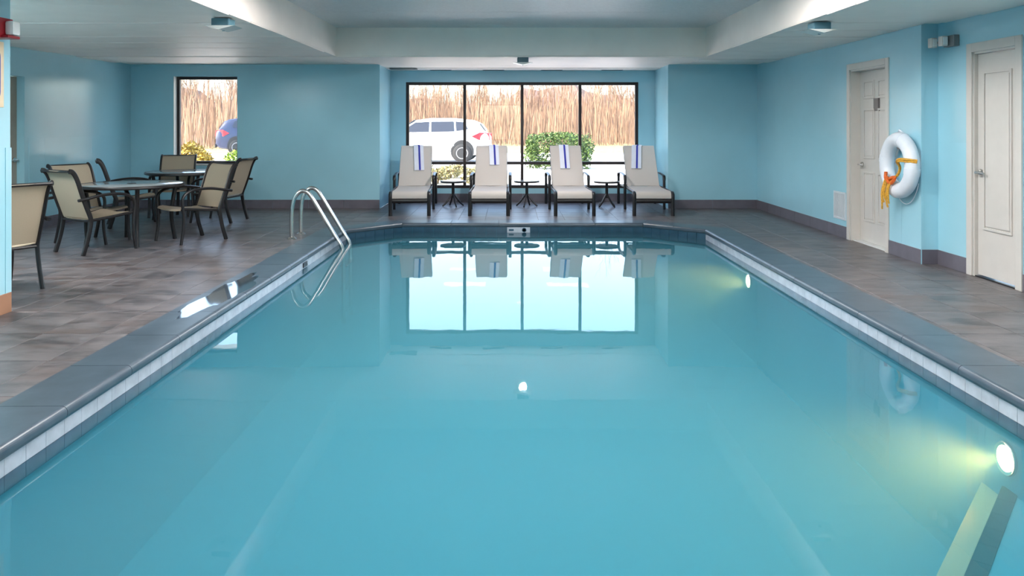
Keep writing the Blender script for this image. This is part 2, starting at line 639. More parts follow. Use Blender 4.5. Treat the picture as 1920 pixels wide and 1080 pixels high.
# ------------------------------------------------------------------ baseboards made of tiles
def baseboard(name, p0, p1, nrm, mat='basetile', label='', th=0.012):
    p0, p1, nrm = Vector(p0), Vector(p1), Vector(nrm)
    d = p1 - p0; L = d.length; d.normalize()
    root = empty(name, (0, 0, 0)); struct(root, label, 'baseboard')
    n = max(1, round(L / 0.61)); w = L / n
    for i in range(n):
        a = p0 + d * (i * w + 0.0015); b = p0 + d * ((i + 1) * w - 0.0015)
        c = a + nrm * th
        MB().box((min(a.x, b.x, c.x), min(a.y, b.y, c.y), 0.0), (max(a.x, b.x, c.x), max(a.y, b.y, c.y), BH), 0.003).build('base_tile', mat, root)
    return root


baseboard('baseboard_left', (XL, YN, 0), (XL, D3[0] - 0.06, 0), (1, 0, 0), label='dark tile base of the seating area wall')
baseboard('baseboard_left_far', (XL, D3[1] + 0.06, 0), (XL, YB, 0), (1, 0, 0), label='dark tile base between side door and corner')
baseboard('baseboard_back_left', (XL, YB, 0), (RX0, YB, 0), (0, -1, 0), label='dark tile base under the small window')
baseboard('baseboard_bay', (RX0, YW, 0), (RX1, YW, 0), (0, -1, 0), label='dark tile base under the wide window')
baseboard('baseboard_back_right', (RX1, YB, 0), (XR, YB, 0), (0, -1, 0), label='dark tile base right of the loungers')
baseboard('baseboard_right_far', (XR, D1[1] + 0.075, 0), (XR, YB, 0), (-1, 0, 0), label='grey tile base between corner and six panel door')
baseboard('baseboard_right_mid', (XR, YCOL, 0), (XR, D1[0] - 0.075, 0), (-1, 0, 0), label='grey tile base below the life ring')
baseboard('baseboard_right_return', (XR, YCOL, 0), (XR2, YCOL, 0), (0, -1, 0), label='short dark tile base on the wall return')
baseboard('baseboard_right_recess', (XR2, D2[1] + 0.09, 0), (XR2, YCOL, 0), (-1, 0, 0), label='grey tile base beside the single panel door')
baseboard('baseboard_right_near', (XR2, YREAR, 0), (XR2, D2[0] - 0.09, 0), (-1, 0, 0), label='grey tile base on the near side of the single panel door')
baseboard('baseboard_near_left', (XN, YREAR, 0), (XN, YN, 0), (1, 0, 0), 'browntile', 'brown tile base below the fire alarm')

# ------------------------------------------------------------------ ceilings
ceil = MB()
for a, b in (((XL - 0.2, YREAR - 0.2), (TX0 - 0.1, YW + 0.15)), ((TX1 + 0.1, YREAR - 0.2), (XR2 + 0.2, YW + 0.15)), ((TX0 - 0.1, TY1 + 0.1), (TX1 + 0.1, YW + 0.15)), ((TX0 - 0.1, YREAR - 0.2), (TX1 + 0.1, TY0 - 0.1))):
    ceil.box((*a, ZC + 0.02), (*b, ZC + 0.2))
ceiling = ceil.build('ceiling', 'ceiling')
struct(ceiling, 'white plank ceiling around the raised tray', 'ceiling')
PW = 0.61
y = YREAR
while y < YW - 0.01:
    y1 = min(y + PW, YW)
    def pl(x0, x1, a=y, b=y1):
        if b - a > 0.01: MB().box((x0 + 0.001, a + 0.005, ZC + random.choice((0.0, 0.003, 0.007, 0.010))), (x1 - 0.001, b - 0.005, ZC + 0.02), 0.003).build('ceiling_plank', 'ceiling', ceiling)
    xl = XN if y1 < YN - 0.05 else XL
    xr = XR2 if y1 < YCOL + 0.3 else XR
    if y1 <= YB + 0.05:
        def seg(a, b):
            if b <= TY0 or a >= TY1: pl(xl, TX0, a, b); pl(TX0, TX1, a, b); pl(TX1, xr, a, b)
            else: pl(xl, TX0, a, b); pl(TX1, xr, a, b)
        ys = [y] + [t for t in (TY0, TY1) if y < t < y1] + [y1]
        for a, b in zip(ys[:-1], ys[1:]): seg(a, b)
    else:
        pl(RX0, RX1)
    y = y1
tray = MB()
tray.box((TX0 - 0.1, TY0 - 0.1, ZC + 0.021), (TX0, TY1 + 0.1, ZT + 0.1)).box((TX1, TY0 - 0.1, ZC + 0.021), (TX1 + 0.1, TY1 + 0.1, ZT + 0.1))
tray.box((TX0, TY1, ZC + 0.021), (TX1, TY1 + 0.1, ZT + 0.1)).box((TX0, TY0 - 0.1, ZC + 0.021), (TX1, TY0, ZT + 0.1))
trayo = tray.build('trim_1', 'ceiling')
struct(trayo, 'upright white faces of the raised ceiling tray', 'trim')
tc = MB().box((TX0, TY0, ZT + 0.015), (TX1, TY1, ZT + 0.1)).build('ceiling_tray', 'popcorn')
struct(tc, 'textured white ceiling inside the raised tray', 'ceiling')
y = TY0
while y < TY1 - 0.01:
    b = min(y + 1.22, TY1)
    MB().box((TX0, y + 0.003, ZT), (TX1, b - 0.003, ZT + 0.015), 0.003).build('ceiling_plank', 'popcorn', tc)
    y = b
rf = MB().box((XL - 0.5, YREAR - 0.5, ZR), (XR2 + 0.5, YW + 0.35, ZR + 0.2)).build('roof', 'pave')
struct(rf, 'flat roof over the pool hall', 'roof')

# ------------------------------------------------------------------ pool outline
LIP = [(-2.22, 1.9), (2.62, 1.9), (2.62, 10.45), (1.9, 11.13), (-1.56, 11.13), (-2.22, 10.45)]   # counter-clockwise
ZWATER = -0.12
COPW = 0.36


def offset_poly(poly, d):
    n = len(poly); out = []
    for i in range(n):
        p0, p1, p2 = Vector(poly[i - 1]), Vector(poly[i]), Vector(poly[(i + 1) % n])
        e1 = (p1 - p0).normalized(); e2 = (p2 - p1).normalized()
        n1 = Vector((e1.y, -e1.x)); n2 = Vector((e2.y, -e2.x))
        m = (n1 + n2).normalized()
        out.append(tuple(p1 + m * (d / max(0.2, m.dot(n1)))))
    return out


OUT = offset_poly(LIP, COPW)
WALLP = offset_poly(LIP, 0.025)


def clip(poly, nx, ny, c):
    """keep nx*x + ny*y >= c"""
    out = []
    n = len(poly)
    for i in range(n):
        a, b = poly[i], poly[(i + 1) % n]
        da, db = nx * a[0] + ny * a[1] - c, nx * b[0] + ny * b[1] - c
        if da >= 0: out.append(a)
        if (da > 0 > db) or (da < 0 < db):
            t = da / (da - db)
            out.append((a[0] + (b[0] - a[0]) * t, a[1] + (b[1] - a[1]) * t))
    return out


def area(p):
    return 0.5 * sum(p[i][0] * p[(i + 1) % len(p)][1] - p[(i + 1) % len(p)][0] * p[i][1] for i in range(len(p)))


# deck: slab (grout bed) with the pool cut out, then every tile
floor = MB()
oxl, oxr = OUT[0][0] + 0.05, OUT[1][0] - 0.05
oyf, oyn = OUT[3][1] - 0.05, OUT[0][1] + 0.05
fl_z = (-0.3, -0.004)
floor.box((XL, YN, fl_z[0]), (XN, YB, fl_z[1])).box((XN, YREAR, fl_z[0]), (oxl, YB, fl_z[1]))
floor.box((oxr, YREAR, fl_z[0]), (XR2 + 0.3, YB, fl_z[1])).box((oxl, oyf, fl_z[0]), (oxr, YB, fl_z[1])).box((oxl, YREAR, fl_z[0]), (oxr, oyn, fl_z[1]))
floor.box((RX0, YB, fl_z[0]), (RX1, YW, fl_z[1]))
IN5 = offset_poly(LIP, COPW - 0.05)
floor.prism([IN5[2], (oxr, oyf), IN5[3]], *fl_z).prism([IN5[4], (oxl, oyf), IN5[5]], *fl_z)
flo = floor.build('floor', 'grout')
struct(flo, 'slate look tile deck around the pool', 'floor')

TWX, TWY = 0.40, 0.61
zones = []   # (x0, x1, y0, y1, extra clip, x anchor)
GL, GR = -3.19, 3.45
zones.append((XL, XN, YN, YB, None, GL))
zones.append((XN, OUT[0][0], YREAR, YB, None, GL))
zones.append((OUT[1][0], XR, YREAR, YB, None, GR))
zones.append((XR, XR2, YREAR, YCOL, None, GR))
zones.append((OUT[0][0], OUT[1][0], OUT[3][1], YB, None, GL))
zones.append((RX0, RX1, YB, YW, None, GL))
zones.append((OUT[0][0], OUT[1][0], YREAR, OUT[0][1], None, GL))
def half(a, b):  # outside of edge a->b of the counter-clockwise pool
    e = Vector(b) - Vector(a); nn = Vector((e.y, -e.x)).normalized()
    return (nn.x, nn.y, nn.x * a[0] + nn.y * a[1])
zones.append((OUT[3][0], OUT[2][0], OUT[2][1], OUT[3][1], half(OUT[2], OUT[3]), GR))
zones.append((OUT[5][0], OUT[4][0], OUT[5][1], OUT[4][1], half(OUT[4], OUT[5]), GL))
far_bits = MB()
ntile = 0
for (x0, x1, y0, y1, hp, gx) in zones:
    i0 = math.floor((x0 - gx) / TWX); i1 = math.ceil((x1 - gx) / TWX)
    j0 = math.floor((y0 - YB) / TWY); j1 = math.ceil((y1 - YB) / TWY)
    for i in range(i0, i1):
        for j in range(j0, j1):
            a0, a1 = max(gx + i * TWX, x0) + 0.002, min(gx + (i + 1) * TWX, x1) - 0.002
            c0, c1 = max(YB + j * TWY, y0) + 0.002, min(YB + (j + 1) * TWY, y1) - 0.002
            if a1 - a0 < 0.015 or c1 - c0 < 0.015: continue
            poly = [(a0, c0), (a1, c0), (a1, c1), (a0, c1)]
            if hp: poly = clip(poly, hp[0], hp[1], hp[2] + 0.002)
            if len(poly) < 3 or area(poly) < 0.0006: continue
            if c1 < 2.6 or area(poly) < 0.01 or ntile >= 298:
                far_bits.prism(poly, -0.02, 0.0)
            else:
                cx = sum(p[0] for p in poly) / len(poly); cy = sum(p[1] for p in poly) / len(poly)
                MB().prism([(p[0] - cx, p[1] - cy) for p in poly], -0.02, 0.0, 0.0015).build('floor_tile', 'tile', flo, loc=(cx, cy, 0))
                ntile += 1
fb = far_bits.build('small_floor_tiles', 'tile', flo); fb['kind'] = 'stuff'

# coping pieces with a bullnose, waterline tiles
pool = empty('swimming_pool', (0, 0, 0))
tag(pool, 'indoor swimming pool with dark coping and pale waterline tiles', 'pool')
prof = [(COPW, -0.02), (COPW, 0.012)]
R = 0.03
prof += [(R, 0.014)]
for q in range(1, 7):
    a = PI / 2 * q / 6
    prof.append((R - R * math.sin(a), 0.014 - R + R * math.cos(a)))
prof += [(0.0, -0.03), (0.006, -0.045), (0.05, -0.045), (0.05, -0.02)]
nP = len(LIP)
for i in range(nP):
    A, B = Vector(LIP[i]), Vector(LIP[(i + 1) % nP])
    e = (B - A); L = e.length; e.normalize()
    nn = Vector((e.y, -e.x))
    ep = (A - Vector(LIP[i - 1])).normalized(); en = (Vector(LIP[(i + 2) % nP]) - B).normalized()
    ta = math.tan(math.acos(max(-1, min(1, ep.dot(e)))) / 2); tb = math.tan(math.acos(max(-1, min(1, e.dot(en)))) / 2)
    n = max(1, round(L / 0.66))
    for k in range(n):
        vs = []
        for end, s_, t_ in ((0, k * L / n + 0.002, -ta if k == 0 else 0), (1, (k + 1) * L / n - 0.002, tb if k == n - 1 else 0)):
            for o_, z_ in prof:
                p = A + e * (s_ + t_ * o_) + nn * o_
                vs.append((p.x, p.y, z_))
        m = len(prof)
        fs = [tuple(range(m)), tuple(range(2 * m - 1, m - 1, -1))]
        for q in range(m):
            r_ = (q + 1) % m
            fs.append((q, m + q, m + r_, r_))
        MB().add(vs, fs).build('coping_stone', 'coping', pool)
    # waterline band: pale tiles above, darker row at the water
    wa, wb2 = Vector(WALLP[i]), Vector(WALLP[(i + 1) % nP])
    Lw = (wb2 - wa).length
    nt = max(1, round(Lw / 0.153))
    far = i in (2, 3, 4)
    dark_row = MB()
    if i == 0: continue
    for k in range(nt):
        s0, s1 = k * Lw / nt + 0.0015, (k + 1) * Lw / nt - 0.0015
        def slab(z0, z1, th=0.012):
            c = [wa + e * s0, wa + e * s1, wa + e * s1 - nn * th, wa + e * s0 - nn * th]
            return [(p.x, p.y) for p in c], z0, z1
        poly, z0, z1 = slab(-0.125, -0.046)
        ys_ = max(p[1] for p in poly)
        if ys_ < 2.4: continue
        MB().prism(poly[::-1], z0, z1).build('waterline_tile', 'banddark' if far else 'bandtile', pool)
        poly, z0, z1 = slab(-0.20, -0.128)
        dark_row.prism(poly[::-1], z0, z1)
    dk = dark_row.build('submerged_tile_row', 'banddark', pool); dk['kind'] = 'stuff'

# shell
ZF = -1.15
sh = MB()
wo_ = offset_poly(LIP, 0.28)
n = nP
vs = [(*p, -0.045) for p in WALLP] + [(*p, ZF) for p in WALLP] + [(*p, ZF - 0.2) for p in wo_] + [(*p, -0.045) for p in wo_]
fs = [tuple(range(n, 2 * n)), tuple(range(2 * n, 3 * n))[::-1]]
for i in range(n):
    j = (i + 1) % n
    fs += [(j, i, n + i, n + j), (3 * n + i, 3 * n + j, 2 * n + j, 2 * n + i), (i, j, 3 * n + j, 3 * n + i)]
sh.add(vs, fs)
sh.build('pool_shell', 'plaster', pool)
# corner steps with dark nosing at the near right corner
for (d, zt) in ((0.0, -0.52), (0.12, -0.58)):
    a = Vector((2.64, 4.15)); b = Vector((1.70, 3.02))
    e = (b - a).normalized(); out_ = Vector((e.y, -e.x))   # toward the pool middle
    if out_.x > 0: out_ = -out_
    a2 = a + out_ * d + e * -0.4 * (1 if d else 0); b2_ = b + out_ * d
    poly = [(2.64, 1.95), (2.64, a2.y if not d else 4.95), tuple(a2) if not d else tuple(a + out_ * d + Vector((0.0, 0.0))), tuple(b2_), (b2_.x, 1.95)]
    if not d: poly = [(2.64, 1.95), (2.64, 4.15), tuple(b), (b.x, 1.95)]
    else:
        p = a + out_ * d; t = (2.64 - p.x) / e.x; q = p + e * t
        poly = [(2.64, 1.95), (2.64, q.y), tuple(b2_), (b2_.x, 1.95)]
    st = MB().prism(poly, ZF, zt).build('corner_step', 'steptile' if d else 'plaster', pool)
    if d: continue
    p0, p1 = Vector(poly[1]), Vector(poly[2])
    e2 = (p1 - p0).normalized(); inn = -out_
    ns = 8
    for k in range(ns):
        s0 = (p1 - p0).length * k / ns + 0.002; s1 = (p1 - p0).length * (k + 1) / ns - 0.002
        q = [p0 + e2 * s0 - inn * 0.004, p0 + e2 * s1 - inn * 0.004, p0 + e2 * s1 + inn * 0.075, p0 + e2 * s0 + inn * 0.075]
        if area([(v.x, v.y) for v in q]) < 0: q = q[::-1]
        MB().prism([(v.x, v.y) for v in q], zt - 0.02, zt + 0.006).build('nosing_tile', 'nosing', st)

# water
wv = MB().prism(offset_poly(LIP, 0.05), ZF - 0.05, ZWATER).build('pool_water', 'water')
tag(wv, 'still turquoise water filling the swimming pool', 'water', kind='stuff')

# depth markers on the waterline band
dm = MB().box((-0.055, 11.132, -0.124), (0.275, 11.1425, -0.048)).build('depth_marker', 'bandtile')
tag(dm, 'pale depth marker tile with symbol on the far pool edge', 'pool marker')
MB().lathe([(0.022, -0.0025), (0.032, -0.0025), (0.032, 0.0), (0.022, 0.0), (0.022, -0.0025)], 20, 'y', (0.19, 11.132, -0.087)).build('circle_symbol', 'banddark', dm)
MB().box((-0.03, 11.1295, -0.10), (0.04, 11.132, -0.074)).build('numeral', 'banddark', dm)
dm2 = MB().box((-2.2325, 8.30, -0.11), (-2.224, 8.46, -0.062)).build('depth_marker', 'black')
tag(dm2, 'small black marker tile on the pool edge below the ladder', 'pool marker')

# wet patch on the coping
random.seed(21)
NW = 40
pd = []
for k in range(NW):
    a = 2 * PI * k / NW
    rr = 1 + 0.16 * math.sin(3 * a + 1) + 0.10 * math.sin(7 * a) + random.uniform(-0.08, 0.08)
    pd.append((0.13 * rr * math.cos(a) - 0.02 * math.sin(2 * a), 0.80 * rr * math.sin(a)))
pdo = MB().prism(pd, 0.0, 0.0015).build('puddle', 'puddle', loc=(-2.40, 6.55, 0.0146))
tag(pdo, 'wet patch on the dark coping catching the window light', 'puddle')

# pool lamps
def pool_lamp(y, z, label):
    r = empty('pool_light', (2.644, y, z))
    tag(r, label, 'pool light', 'underwater lamps on the pool side')
    MB().lathe([(0.078, 0.0), (0.088, 0.0), (0.088, -0.014), (0.084, -0.018), (0.078, -0.014)], 28, 'x').build('trim_ring', 'chrome', r, True)
    MB().lathe([(0.0, -0.024), (0.045, -0.022), (0.078, -0.010), (0.078, 0.0)], 28, 'x').build('lens', 'lamp_lens', r, True)
    d = bpy.data.lights.new('underwater_beam', 'SPOT')
    d.energy = 70; d.color = (1.0, 0.34, 0.06); d.spot_size = math.radians(96); d.spot_blend = 0.9; d.shadow_soft_size = 0.07
    o = bpy.data.objects.new('underwater_beam', d); COL.objects.link(o); o.parent = r
    o.location = (-0.03, 0, 0); o.rotation_euler = Vector((-1, -0.05, -0.12)).to_track_quat('-Z', 'Y').to_euler()


pool_lamp(4.12, -0.355, 'glowing underwater lamp above the dark nosed corner step')
pool_lamp(8.58, -0.31, 'glowing underwater lamp near the far pool corner')

# ------------------------------------------------------------------ ladder
lad = empty('pool_ladder', (-2.74, 9.88, 0))
tag(lad, 'polished steel pool ladder handrails at the far pool corner', 'ladder')
for dy in (-0.215, 0.215):
    pth = [(0, dy, 0.0), (0, dy, 0.25), (0.012, dy, 0.42)]
    pth += [(0.05, dy, 0.535), (0.125, dy, 0.60), (0.205, dy, 0.575), (0.275, dy, 0.48)]
    pth += [(0.42, dy, 0.24), (0.565, dy, 0.0), (0.625, dy, -0.10), (0.645, dy, -0.22), (0.648, dy, -0.6), (0.648, dy, -1.02)]
    MB().tube(catmull(pth, 5), 0.0255, seg=12, side=(0, 1, 0)).build('handrail', 'chrome', lad, True)
    MB().lathe([(0.022, 0.03), (0.04, 0.022), (0.06, 0.004), (0.06, 0.0)], 20, origin=(0, dy, 0)).build('escutcheon', 'chrome', lad, True)
    MB().lathe([(0.0, -1.06), (0.03, -1.05), (0.03, -1.0), (0.022, -0.99)], 14, origin=(0.648, dy, 0)).build('rubber_foot', 'rubber', lad, True)
for z in (-0.34, -0.62, -0.90):
    MB().box((0.60, -0.215, z - 0.012), (0.70, 0.215, z + 0.012), 0.006).build('tread', 'chrome', lad)

# ------------------------------------------------------------------ windows
def window(name, x0, x1, z0, z1, y, mull, transom, label, out=1, fw=0.05, d=0.06, mat='frame', reveal=None):
    r = empty(name, (0, 0, 0)); struct(r, label, 'window')
    ya, yb = y, y + d * out
    def bar(a, b, nm): MB().box(a, b, 0.004).build(nm, mat, r)
    bar((x0, ya, z0), (x0 + fw, yb, z1), 'jamb'); bar((x1 - fw, ya, z0), (x1, yb, z1), 'jamb')
    bar((x0 + fw, ya, z1 - fw), (x1 - fw, yb, z1), 'head'); bar((x0 + fw, ya, z0), (x1 - fw, yb, z0 + fw), 'sill_bar')
    xs = [x0 + fw / 2] + list(mull) + [x1 - fw / 2]
    for m in mull: bar((m - fw / 2, ya, z0 + fw), (m + fw / 2, yb, z1 - fw), 'mullion')
    zs = [z0 + fw / 2] + ([transom] if transom else []) + [z1 - fw / 2]
    for a, b in zip(xs[:-1], xs[1:]):
        if transom: bar((a + fw / 2, ya, transom - fw / 2), (b - fw / 2, yb, transom + fw / 2), 'transom')
        for c, e in zip(zs[:-1], zs[1:]):
            ym = (ya + yb) / 2
            MB().box((a + fw / 2 - 0.005, ym - 0.003, c + fw / 2 - 0.005), (b - fw / 2 + 0.005, ym + 0.003, e - fw / 2 + 0.005)).build('pane', 'glass', r)
    return r


w1 = window('window_1', W1[0], W1[1], W1[2], W1[3], YB + 0.13, [], None, 'narrow dark framed window beside the patio tables')
w2 = window('window_2', W2[0], W2[1], W2[2], W2[3], YW + 0.03, [-0.864, 0.2085, 1.29], 0.715, 'wide dark framed four bay window behind the loungers', fw=0.055)
MB().box((W1[0] - 0.0, YB - 0.012, W1[2] - 0.02), (W1[1], YB + 0.13, W1[2] + 0.004), 0.004).build('window_sill', 'white', w1)
MB().box((W1[0], YB, W1[2]), (W1[0] + 0.006, YB + 0.13, W1[3])).build('reveal_lining', 'white', w1)
w3 = window('window_3', W3[0], W3[1], W3[2], W3[3], YREAR - 0.06, [], None, 'window in the near end wall', out=-1)

# ------------------------------------------------------------------ doors (faces look toward -x on the right wall, +x on the left)
def casing(r, x, sg, y0, y1, z1, w=0.075, th=0.018):
    MB().box((x, y0 - w, 0), (x + sg * th, y0, z1 + w), 0.004).build('casing', 'white', r)
    MB().box((x, y1, 0), (x + sg * th, y1 + w, z1 + w), 0.004).build('casing', 'white', r)
    MB().box((x, y0, z1), (x + sg * th, y1, z1 + w), 0.004).build('casing', 'white', r)


def lever(par, x, sg, y, z, dirn):
    h = MB().lathe([(0.0, sg * 0.02), (0.028, sg * 0.018), (0.033, sg * 0.006), (0.033, 0)], 20, 'x', (x, y, z)).build('handle', 'chrome', par, True)
    MB().tube([(x, y, z), (x + sg * 0.055, y, z)], 0.010, seg=10).build('handle_neck', 'chrome', h, True)
    MB().tube([(x + sg * 0.055, y - dirn * 0.012, z), (x + sg * 0.058, y + dirn * 0.05, z + 0.003), (x + sg * 0.052, y + dirn * 0.12, z - 0.004)], 0.010, 0.007, seg=10, side=(1, 0, 0)).build('handle_lever', 'chrome', h, True)


def panel_on(leaf, x, sg, y0, y1, z0, z1):
    # recessed groove look: a raised field with a moulded frame
    m = MB()
    t = 0.014
    for (a, b) in (((y0, z0), (y0 + 0.022, z1)), ((y1 - 0.022, z0), (y1, z1)), ((y0 + 0.022, z0), (y1 - 0.022, z0 + 0.022)), ((y0 + 0.022, z1 - 0.022), (y1 - 0.022, z1))):
        m.box((x, a[0], a[1]), (x + sg * t, b[0], b[1]), 0.003)
    m.build('panel_moulding', 'white', leaf)
    MB().box((x, y0 + 0.035, z0 + 0.035), (x + sg * 0.012, y1 - 0.035, z1 - 0.035), 0.003).build('door_panel', 'white', leaf)


d1 = empty('door_1', (0, 0, 0)); struct(d1, 'white six panel door with plaque beside the life ring', 'door')
casing(d1, XR, -1, D1[0], D1[1], 2.10)
m = MB().box((XR, D1[1] - 0.02, 0), (XR + 0.16, D1[1], 2.10)).box((XR, D1[0], 0), (XR + 0.16, D1[0] + 0.02, 2.10)).box((XR, D1[0], 2.08), (XR + 0.16, D1[1], 2.10))
m.build('door_jamb', 'white', d1)
xd = XR + 0.11
l1 = MB().box((xd, D1[0] + 0.022, 0.012), (xd + 0.04, D1[1] - 0.022, 2.078), 0.003).build('door_leaf', 'white', d1)
yc = (D1[0] + D1[1]) / 2
for (a, b) in ((yc + 0.045, yc + 0.325), (yc - 0.325, yc - 0.045)):
    panel_on(l1, xd, -1, a, b, 1.74, 1.96); panel_on(l1, xd, -1, a, b, 1.02, 1.62); panel_on(l1, xd, -1, a, b, 0.26, 0.86)
pq = MB().box((xd - 0.006, yc - 0.075, 1.59), (xd, yc + 0.075, 1.74), 0.002).build('door_plaque', 'plaque', l1)
MB().box((xd - 0.009, yc - 0.075, 1.59), (xd - 0.006, yc - 0.045, 1.74)).build('plaque_band', 'plaquedark', l1)
lever(l1, xd, -1, D1[1] - 0.09, 0.94, -1)
MB().box((XR + 0.02, D1[0] + 0.02, 0.0), (XR + 0.16, D1[1] - 0.02, 0.010)).build('threshold', 'seal', d1)

d2 = empty('door_2', (0, 0, 0)); struct(d2, 'white single panel door below the emergency light', 'door')
casing(d2, XR2, -1, D2[0], D2[1], 2.11, w=0.085)
m = MB().box((XR2, D2[1] - 0.02, 0), (XR2 + 0.1, D2[1], 2.11)).box((XR2, D2[0], 0), (XR2 + 0.1, D2[0] + 0.02, 2.11)).box((XR2, D2[0], 2.09), (XR2 + 0.1, D2[1], 2.11))
m.build('door_jamb', 'white', d2)
xd = XR2 + 0.03
l2 = MB().box((xd, D2[0] + 0.022, 0.02), (xd + 0.04, D2[1] - 0.024, 2.087), 0.003).build('door_leaf', 'white', d2)
ya, yb = D2[0] + 0.10, D2[1] - 0.12
panel_on(l2, xd, -1, ya, yb, 0.45, 1.92)
lever(l2, xd, -1, D2[1] - 0.075, 0.98, -1)
for z in (0.3, 1.07, 1.85):
    MB().tube([(xd - 0.006, D2[0] + 0.020, z - 0.05), (xd - 0.006, D2[0] + 0.020, z + 0.05)], 0.007, seg=8).build('hinge', 'chrome', d2, True)
MB().box((XR2 + 0.005, D2[0] + 0.02, 0.0), (XR2 + 0.1, D2[1] - 0.02, 0.008)).build('threshold', 'black', d2)

d3 = empty('door_3', (0, 0, 0)); struct(d3, 'grey brown side door in the seating area wall', 'door')
M['doorgrey'] = plain('grey_brown_door_paint', (150, 142, 130), 0.45)
m = MB().box((XL - 0.15, D3[1] - 0.03, 0), (XL + 0.012, D3[1], 2.10)).box((XL - 0.15, D3[0], 0), (XL + 0.012, D3[0] + 0.03, 2.10)).box((XL - 0.15, D3[0] + 0.03, 2.07), (XL + 0.012, D3[1] - 0.03, 2.10))
m.build('door_jamb', 'wall', d3)
l3 = MB().box((XL - 0.13, D3[0] + 0.032, 0.012), (XL - 0.09, D3[1] - 0.032, 2.066), 0.003).build('door_leaf', 'doorgrey', d3)
lever(l3, XL - 0.09, 1, D3[1] - 0.10, 0.96, -1)

# ------------------------------------------------------------------ loungers
def side_copy(fn):
    for s_ in (-1, 1): fn(s_)


def make_lounger():
    r = empty('chaise_lounge', (0, 0, 0))
    W = 0.30
    for s_ in (-1, 1):
        MB().tube(catmull([(s_ * W, 0.0, 0.0), (s_ * W, 0.0, 0.30), (s_ * W, 0.018, 0.342), (s_ * W, 0.06, 0.36)], 4), 0.028, 0.030, 8, side=(1, 0, 0)).build('leg', 'black', r, True)
        MB().tube([(s_ * W, 0.05, 0.36), (s_ * W, 0.6, 0.365), (s_ * W, 1.2, 0.36), (s_ * W, 1.93, 0.34)], 0.022, 0.016, 8, side=(1, 0, 0)).build('side_rail', 'black', r, True)
        xo = s_ * (W + 0.03)
        MB().tube([(xo, 0.96, 0.0), (xo, 0.96, 0.50)], 0.026, 0.024, 8, side=(1, 0, 0)).build('leg', 'black', r, True)
        MB().tube([(xo, 1.93, 0.0), (xo, 1.93, 0.50)], 0.026, 0.024, 8, side=(1, 0, 0)).build('leg', 'black', r, True)
        MB().tube(catmull([(xo, 0.955, 0.49), (xo, 0.975, 0.548), (xo, 1.05, 0.57), (xo, 1.45, 0.585), (xo, 1.85, 0.565), (xo, 1.918, 0.545), (xo, 1.932, 0.49)], 4), 0.012, 0.026, 8, side=(1, 0, 0)).build('armrest', 'black', r, True)
        MB().tube([(s_ * (W - 0.035), 1.12, 0.365), (s_ * (W - 0.035), 1.40, 0.68), (s_ * (W - 0.035), 1.72, 1.03)], 0.014, 0.014, 8, side=(1, 0, 0)).build('back_rail', 'black', r, True)
    MB().tube([(-W, 0.0, 0.235), (W, 0.0, 0.235)], 0.036, 0.016, 8, side=(0, 1, 0)).build('front_bar', 'black', r, True)
    MB().tube([(-W, 1.12, 0.355), (W, 1.12, 0.355)], 0.014, seg=8).build('hinge_bar', 'black', r, True)
    MB().tube([(-W, 1.90, 0.34), (W, 1.90, 0.34)], 0.014, seg=8).build('rear_bar', 'black', r, True)
    MB().tube([(-W + 0.035, 1.72, 1.03), (W - 0.035, 1.72, 1.03)], 0.014, seg=8).build('top_bar', 'black', r, True)
    rows = []
    for (y_, z_) in ((-0.022, 0.275), (-0.022, 0.31), (-0.012, 0.345), (0.015, 0.37), (0.06, 0.38), (0.3, 0.374), (0.6, 0.37), (0.9, 0.37), (1.10, 0.385)):
        rows.append([(x * (W - 0.028), y_, z_ - 0.010 * (1 - x * x) * (1 if y_ > 0.1 else 0)) for x in (-1, -0.6, -0.2, 0.2, 0.6, 1)])
    MB().sheet(rows, 0.012).build('seat_sling', 'csling', r, True)
    rows = []
    for t in (0, 0.15, 0.35, 0.55, 0.75, 0.93, 1.0):
        y_ = 1.10 + 0.60 * t; z_ = 0.385 + 0.655 * t
        bow = 0.012
        rows.append([(x * (W - 0.028), y_ + 0.012 * (1 - x * x), z_) for x in (-1, -0.6, -0.2, 0.2, 0.6, 1)])
    rows.append([(x * (W - 0.028), 1.725, 1.052) for x in (-1, -0.6, -0.2, 0.2, 0.6, 1)])
    rows.append([(x * (W - 0.028), 1.745, 1.03) for x in (-1, -0.6, -0.2, 0.2, 0.6, 1)])
    MB().sheet(rows, 0.010).build('back_sling', 'csling', r, True)
    return r


def make_towel(xo, slant, length):
    """striped towel over the top edge of the backrest, lounger coordinates"""
    r = empty('pool_towel', (0, 0, 0))
    pth = []
    for t in (0, 0.33, 0.66, 1.0):
        k = 1 - length / 0.89 * (1 - t)
        pth.append((1.10 + 0.60 * k - 0.012, 0.385 + 0.655 * k + 0.012))
    pth += [(1.712, 1.062), (1.735, 1.066), (1.762, 1.045), (1.775, 0.95), (1.775, 0.86)]
    n_ = len(pth)
    def cx(i): return xo + slant * (min(i, 4) - 4) / 4
    rows = [[(cx(i) + u, p[0], p[1]) for u in (-0.085, -0.03, 0.03, 0.085)] for i, p in enumerate(pth)]
    MB().sheet(rows, 0.008).build('towel_cloth', 'towel', r, True)
    rows = [[(cx(i) + u + 0.01, p[0] - 0.0058 * (1 if i < 4 else 0), p[1] + 0.0058 * (1 if i < 6 else 0)) for u in (-0.016, 0.016)] for i, p in enumerate(pth[:6])]
    MB().sheet(rows, 0.003).build('towel_stripe', 'stripe', r, True)
    return r


